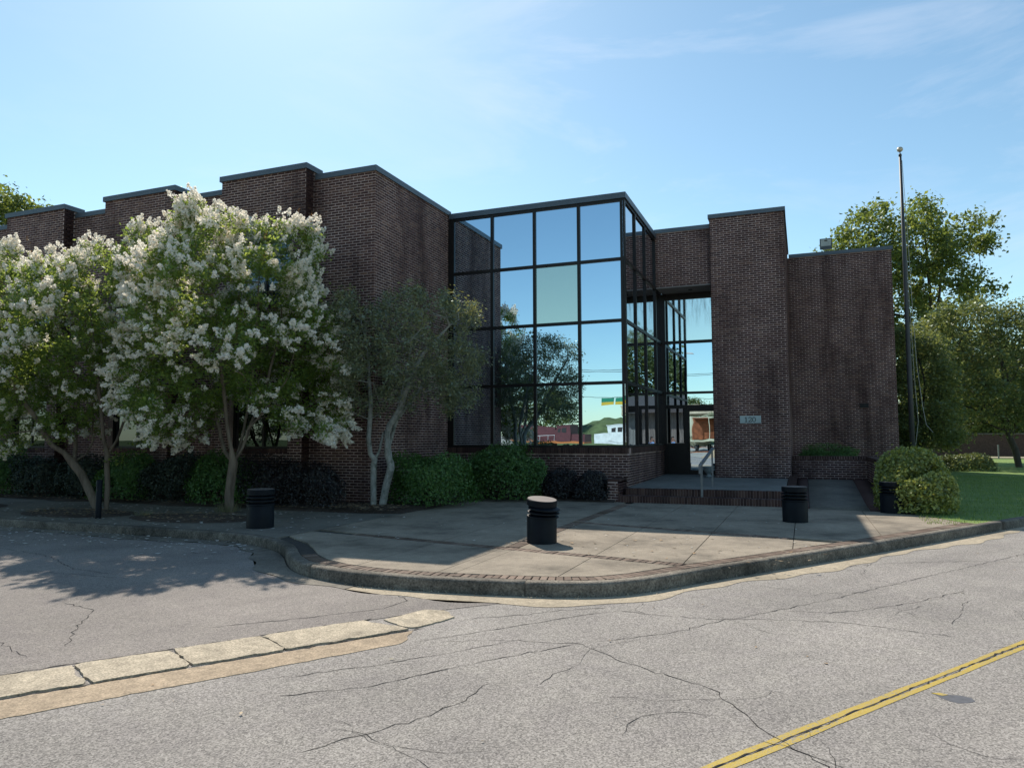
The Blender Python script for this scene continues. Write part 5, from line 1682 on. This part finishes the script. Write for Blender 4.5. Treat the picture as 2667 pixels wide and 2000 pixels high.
def locomotive(loc, rz, body, stripe, label, name):
    t = thing(name, label, "locomotive", loc, rz)
    MB().box(-8, 8, -1.45, 1.45, 1.05, 1.35).obj("frame", stripe, t)
    MB().box(-8, -5.6, -1.35, 1.35, 1.35, 2.6).obj("nose", body, t)
    cb = MB().box(-5.59, -3.0, -1.5, 1.5, 1.36, 3.9).box(-5.75, -2.85, -1.55, 1.55, 3.9, 4.0).obj("cab", body, t)
    for sgn in (-1, 1):
        MB().box(-4.9, -4.2, sgn*1.51-0.012, sgn*1.51+0.012, 2.8, 3.5).box(-3.9, -3.3, sgn*1.51-0.012, sgn*1.51+0.012, 2.8, 3.5).obj("cab_window", M_BLACK, cb)
    MB().box(-2.99, 7.6, -0.95, 0.95, 1.351, 3.4).box(-2.4, 1.0, -0.8, 0.8, 3.4, 3.75).box(2.0, 6.6, -0.7, 0.7, 3.4, 3.7).obj("hood", body, t)
    for sgn in (-1, 1):
        m_ = MB()
        for x in np.arange(-2.6, 7.9, 1.3): m_.tube([(x, sgn*1.38, 1.35), (x, sgn*1.38, 2.3)], 0.03, 5)
        m_.tube([(-2.7, sgn*1.38, 2.3), (7.8, sgn*1.38, 2.3)], 0.03, 5)
        m_.obj("handrail", M_WHITEP, t)
    MB().box(-1.8, 2.2, -1.3, 1.3, 0.35, 1.04).obj("fuel_tank", M_BLACK, t)
    bogie(t, -5); bogie(t, 5)
    return t
RZ = R(8)
locomotive((-18.6, -94.8, -0.15), RZ, M_WHITEP, M_WHITEP, "white and pale grey diesel locomotive in the rail yard, mirrored in the glass", "locomotive")
locomotive((-36.2, -97.2, -0.15), RZ+math.pi, M_MAROON, M_ORANGE, "maroon and orange diesel locomotive in the rail yard, mirrored behind the tree", "locomotive")
def hopper(loc, rz, label, rustend):
    t = thing("hopper_wagon", label, "wagon", loc, rz, "cream hopper wagons in the rail yard")
    m_ = MB().add([(-7,-1.5,1.9),(7,-1.5,1.9),(7,1.5,1.9),(-7,1.5,1.9),(-7,-1.4,4.2),(7,-1.4,4.2),(7,1.4,4.2),(-7,1.4,4.2)], [(4,5,6,7),(0,1,5,4),(1,2,6,5),(2,3,7,6),(3,0,4,7)])
    for x in (-4.6, 0, 4.6):
        m_.add([(x-2.2,-1.45,1.9),(x+2.2,-1.45,1.9),(x+2.2,1.45,1.9),(x-2.2,1.45,1.9),(x-.5,-.5,.6),(x+.5,-.5,.6),(x+.5,.5,.6),(x-.5,.5,.6)], [(7,6,5,4),(0,4,5,1),(1,5,6,2),(2,6,7,3),(3,7,4,0)])
    m_.obj("hopper_body", M_CREAM, t)
    MB().box(-8.3, 8.3, -1.45, 1.45, 1.3, 1.55).obj("frame", M_CREAM, t)
    e = MB()
    for sx in (-1, 1):
        e.box(min(sx*7.02, sx*8.2), max(sx*7.02, sx*8.2), -1.3, 1.3, 3.95, 4.05)
        for y in (-1.3, 1.3): e.tube([(sx*8.1, y, 1.5), (sx*8.1, y, 4.0)], 0.05, 6)
        e.box(min(sx*7.01, sx*7.2), max(sx*7.01, sx*7.2), -1.3, 1.3, 1.6, 3.9)
    e.obj("end_frame", M_RUST if rustend else M_CREAM, t)
    w_ = MB()
    for x in np.arange(-6.5, 7, 1.0): w_.tube([(x, -1.2, 4.2), (x, -1.2, 4.45)], 0.03, 4)
    w_.box(-7.5, 7.5, -1.3, -0.7, 4.45, 4.5)
    w_.obj("roof_walk", M_CREAM, t)
    bogie(t, -6.2); bogie(t, 6.2)
    return t
hopper((2.2, -58.5, -0.15), R(-6), "cream hopper wagon with clean end frame, mirrored in the entrance door", False)
hopper((-8.3, -65.6, -0.15), R(76), "cream hopper wagon with rusty end frame, mirrored in the entrance door", True)
for (x0, y0, a) in ((-18.6,-94.8,RZ), (2.2,-58.5,R(-6))):
    m_ = MB()
    for sgn in (-0.72, 0.72):
        c, s = math.cos(a), math.sin(a)
        p = [(x0+c*q-s*w2, y0+s*q+c*w2) for q, w2 in ((-70,sgn-.04),(70,sgn-.04),(70,sgn+.04),(-70,sgn+.04))]
        m_.prism(p, -0.16, -0.06)
    o = m_.obj("railway_track", M_RUST); tag(o, kind='structure')
# gravel yard
M_GRAV = mk_concrete("yard_gravel", (0.36, 0.33, 0.28), 0.5, 20, 0.3)
yd = MB().add([street(-170,-4.8,-0.162)[:2]+(-0.172,), street(60,-4.8)[:2]+(-0.172,), (70,-110,-0.172), (-120,-170,-0.172)], [(3,2,1,0)]).obj("gravel_yard", M_GRAV); tag(yd, kind='structure')
if yd.data.polygons[0].normal.z < 0: yd.data.flip_normals()
def mound(name, x, y, r, h, mat, kind='structure', lab=None, cat=None, seed=0):
    rr_ = np.random.default_rng(seed)
    nr, na = 8, 28
    V = [(0, 0, h)]; F = []
    for i in range(1, nr+1):
        t = i/nr
        for k in range(na):
            a_ = 2*math.pi*k/na
            q = r*t*(1+0.08*math.sin(3*a_+seed))
            V.append((q*math.cos(a_), q*math.sin(a_), h*(math.cos(t*math.pi)+1)/2*(1+rr_.normal(0, .05))-0.05))
    F += [(0, 1+k, 1+(k+1)%na) for k in range(na)]
    for i in range(nr-1):
        for k in range(na):
            a_ = 1+i*na+k; b_ = 1+i*na+(k+1)%na
            F.append((a_, a_+na, b_+na, b_))
    o = MB().add(V, F).obj(name, mat, None, True, (x, y, -0.17))
    return tag(o, lab, cat, None, kind)
M_HILL = simple("hill_grass", (0.085, 0.115, 0.04), 0.95, 0, 0.35, 0.6, 0.5)
mound("hill", -33, -135, 22, 6.2, M_HILL, seed=2)
mound("gravel_pile", -33, -70, 4.0, 1.9, M_GRAV, 'thing', "grey gravel heap in the rail yard, mirrored low in the glass", "gravel heap", 3)
mound("mulch_pile", -2.6, -37.5, 1.9, 0.85, M_LITTER, 'thing', "brown heap of dry leaves across the street, mirrored in the entrance door", "leaf heap", 5)
# corrugated shed across the street
shx, shy = 9.2, -47.0
sh = thing("corrugated_shed", "grey corrugated steel shed across the street, mirrored beside the entrance door", "shed", (shx, shy, -0.17), R(10))
n = 260
xs = np.linspace(-8, 8, n)
zz = 0.04*np.sign(np.sin(xs*2*math.pi/0.30))
V = np.r_[np.c_[xs, zz, np.zeros(n)], np.c_[xs, zz, np.full(n, 4.6)]]
link("corrugated_wall", quads_mesh("corrugated_wall", V, [(i+1, i, n+i, n+i+1) for i in range(n-1)], M_STEEL), sh)
MB().box(-7.98, 7.98, -8, -0.06, 0, 4.6).obj("body", M_STEEL, sh)
MB().add([(-8.6,1.5,4.3),(8.6,1.5,4.3),(8.6,-4,6.2),(-8.6,-4,6.2),(-8.6,1.5,4.45),(8.6,1.5,4.45),(8.6,-4,6.35),(-8.6,-4,6.35),(-8.6,-8.5,4.4),(8.6,-8.5,4.4)], [(0,1,2,3),(4,7,6,5),(0,4,5,1),(7,8,9,6),(1,5,6,2),(0,3,7,4)]).obj("roof", simple("shed_roof", (0.10,0.09,0.085), 0.6, 0.2), sh)
MB().box(-5.6, -3.2, 0.05, 0.09, 0, 3.6).obj("doorway", M_BLACK, sh)
# trees behind the shed and round the yard
def simple_crown(wd, h, lo):
    return [(-wd*.45,lo),(-wd*.52,lo+(h-lo)*.35),(-wd*.40,lo+(h-lo)*.7),(-wd*.15,h*.97),(wd*.1,h),(wd*.38,lo+(h-lo)*.75),(wd*.52,lo+(h-lo)*.4),(wd*.42,lo)]
k_ = 0
for (x, y, wd, h, lab) in ((5,-60,8,13.5,"bushy green tree behind the shed near its doorway end"), (13,-58,9,15,"bushy green tree behind the middle of the shed"), (21,-56,9,13,"bushy green tree behind the far end of the shed"), (-4,-96,11,9,"green tree behind the cream wagons, mirrored above the door"), (-46,-125,16,12,"far tree behind the maroon locomotive"), (-60,-110,16,13,"far tree past the gravel heap"), (-22,-150,18,11,"far tree behind the white locomotive"), (6,-110,16,10,"far tree behind the rail yard")):
    tree("yard_tree", lab+" across the street", (x, y, -0.17), simple_crown(wd, h, 1.8 if h > 12 else 1.2), 170, wd*.4, M_LEAF_DK, 0.45, 95, M_BARK_DARK, 0.28, "trees across the street", spread=0.65, clear=2.0)
# overpass and span-wire signs
ovp = thing("overpass", "pale concrete road overpass far across the rail yard", "bridge", (-20,-128,0), R(14))
MB().box(-9, 60, -4, 4, 6.2, 7.2).obj("deck", M_SLAB, ovp)
MB().box(-9, 60, 4.002, 4.3, 6.4, 8.2).obj("parapet", M_SLAB, ovp)
for x in (0, 22, 44): MB().box(x-0.8, x+0.8, -2.5, 2.5, -0.2, 6.198).obj("pier", M_KERB, ovp)
M_GREEN = simple("sign_green", (0.01, 0.20, 0.11), 0.4); M_SYEL = simple("sign_yellow", (0.55, 0.38, 0.03), 0.4)
utp = [(-20.5,-46.5), (2.4,-43.5)]
for i, (x, y) in enumerate(utp):
    t = thing("utility_pole", ["wooden utility pole at the left end of the sign wire across the street", "wooden utility pole at the right end of the sign wire across the street"][i], "utility pole", (x, y, -0.17), 0, "utility poles across the street")
    MB().tube([(0,0,-0.3),(0,0,9.2)], [0.15,0.11], 10).obj("pole", M_BARK_DARK, t, True)
    MB().box(-1.1, 1.1, -0.06, 0.06, 8.4, 8.55).obj("crossarm", M_BARK_DARK, t)
a, b = Vector((*utp[0], 0)), Vector((*utp[1], 0))
for i, z in enumerate((5.9, 8.2, 8.35)):
    o = MB().tube([a.lerp(b, q)+Vector((0, 0.0, z-0.55*math.sin(q*math.pi))) for q in np.linspace(0, 1, 14)], 0.022, 5).obj("overhead_wire", M_BLACK)
    tag(o, ["lowest overhead wire carrying the green signs", "middle overhead wire across the street", "topmost overhead wire across the street"][i], "wire")
for i, q in enumerate((0.37, 0.43, 0.49)):
    p = a.lerp(b, q)
    t = thing("hanging_sign", ["left of three green and yellow signs hung on the street wire", "middle of three green and yellow signs hung on the street wire", "right of three green and yellow signs hung on the street wire"][i], "sign", (p.x, p.y+0.05, 5.9-0.55*math.sin(q*math.pi)), R(8), "green and yellow signs on the street wire")
    MB().box(-0.62, 0.62, -0.02, 0.02, -0.45, -0.05).obj("green_panel", M_GREEN, t)
    MB().box(-0.62, 0.62, -0.02, 0.02, -0.75, -0.452).obj("yellow_panel", M_SYEL, t)
    MB().box(-0.5, -0.48, -0.01, 0.01, -0.05, 0.02).box(0.48, 0.5, -0.01, 0.01, -0.05, 0.02).obj("hanger", M_BLACK, t)
# street lamp mirrored in the upper entrance pane
lp = thing("street_lamp", "tall street lamp with a curved arm across the street", "street lamp", (-9.6,-49.1,-0.17), 0)
MB().tube([(0,0,-0.2),(0,0,10.2)], [0.12,0.07], 10).obj("pole", M_RAIL, lp, True)
MB().tube([(0,0,10.1),(0.6,0,10.55),(1.6,0,10.7),(2.6,0,10.7)], 0.04, 8).obj("arm", M_RAIL, lp, True)
MB().add([(2.5,-.12,10.62),(3.3,-.16,10.62),(3.3,.16,10.62),(2.5,.12,10.62),(2.5,-.08,10.76),(3.2,-.1,10.76),(3.2,.1,10.76),(2.5,.08,10.76)], [(3,2,1,0),(4,5,6,7),(0,1,5,4),(1,2,6,5),(2,3,7,6),(3,0,4,7)]).obj("lamp_head", M_RAIL, lp)

# ------------------------------------------------------------------ the person taking the picture (seen only as a reflection)
def person():
    bx = CAM - Vector((fw.x, fw.y, 0)).normalized()*0.42
    t = thing("person", "person in a light blue shirt and dark trousers holding up a phone", "person", (bx.x, bx.y, -0.152), math.pi-YAW*-1*0)
    f = Vector((fw.x, fw.y, 0)).normalized(); rgt = Vector((f.y, -f.x, 0))
    t.rotation_euler = (0, 0, math.atan2(rgt.y, rgt.x))     # local x = right, local y = towards the building
    def skin(name, V, E, Rr, mat, lvl=2):
        me = bpy.data.meshes.new(name); me.from_pydata(V, E, []); me.update()
        o = link(name, me, t)
        md = o.modifiers.new("skin", 'SKIN'); md.use_smooth_shade = True
        for sv, r in zip(me.skin_vertices[0].data, Rr): sv.radius = (r[0], r[1]) if isinstance(r, tuple) else (r, r)
        me.skin_vertices[0].data[0].use_root = True
        sb = o.modifiers.new("sub", 'SUBSURF'); sb.levels = lvl; sb.render_levels = lvl
        me.materials.append(mat)
        return o
    SK = simple("skin", (0.42, 0.24, 0.17), 0.5); SH = simple("blue_shirt", (0.20, 0.36, 0.62), 0.8); TR = simple("dark_trousers", (0.03, 0.035, 0.05), 0.8); HA = simple("dark_hair", (0.02, 0.014, 0.01), 0.5)
    V = [(0,0,0.95),(0,0,1.15),(0,0.01,1.38),(0,0,1.47),(0,0.01,1.56),(0,0.025,1.64),(0,0.02,1.72)]
    E = [(i, i+1) for i in range(6)]; Rr = [(.15,.10),(.145,.10),(.17,.11),(.06,.06),(.055,.06),(.075,.09),(.06,.075)]
    for s in (-1, 1):
        b = len(V)
        V += [(s*.09,0,.90),(s*.10,0.01,.50),(s*.10,-.02,.09),(s*.105,.10,.04)]
        E += [(0,b),(b,b+1),(b+1,b+2),(b+2,b+3)]; Rr += [(.085,.09),.06,.042,.035]
        b = len(V)
        V += [(s*.19,0,1.40),(s*.25,.10,1.17),(s*.13,.33,1.55),(s*.085,.385,1.64)]
        E += [(2,b),(b,b+1),(b+1,b+2),(b+2,b+3)]; Rr += [.055,.043,.030,.030]
    skin("body", V, E, Rr, SK)
    V = [(0,0,0.93),(0,0,1.15),(0,0.01,1.38),(0,0,1.45)]; E = [(0,1),(1,2),(2,3)]; Rr = [(.17,.12),(.162,.118),(.188,.128),(.08,.08)]
    for s in (-1, 1):
        b = len(V); V += [(s*.195,0,1.40),(s*.245,.08,1.22)]; E += [(2,b),(b,b+1)]; Rr += [.075,.066]
    skin("shirt", V, E, Rr, SH)
    V = [(0,0,0.94)]; E = []; Rr = [(.165,.115)]
    for s in (-1, 1):
        b = len(V); V += [(s*.09,0,.88),(s*.10,0.01,.50),(s*.10,-.02,.12)]; E += [(0,b),(b,b+1),(b+1,b+2)]; Rr += [(.10,.10),.078,.062]
    skin("trousers", V, E, Rr, TR)
    skin("hair", [(0,-.01,1.70),(0,.0,1.765),(0,-.05,1.66)], [(0,1),(0,2)], [(.088,.095),(.07,.08),(.075,.06)], HA)
    MB().box(-.012, .012, .10, .125, 1.61, 1.66).obj("nose", SK, t)
    for s in (-1, 1):
        for k in range(4):       # fingers closed on the phone edge
            z = 1.612+k*.018
            MB().tube([(s*.085,.395,z),(s*.078,.408,z),(s*.066,.404,z)], [.008,.007,.006], 6).obj("finger", SK, t, True)
        MB().tube([(s*.085,.375,1.63),(s*.070,.368,1.645),(s*.052,.376,1.655)], [.010,.009,.007], 6).obj("thumb", SK, t, True)
    ph = MB().box(-.075, .075, .380, .389, -.037, .037).obj("phone", M_BLACK)
    ph.location = (bx.x, bx.y, 1.62-0.0); ph.rotation_euler = t.rotation_euler
    tag(ph, "black phone held up level in the hands of the person", "phone")
person()
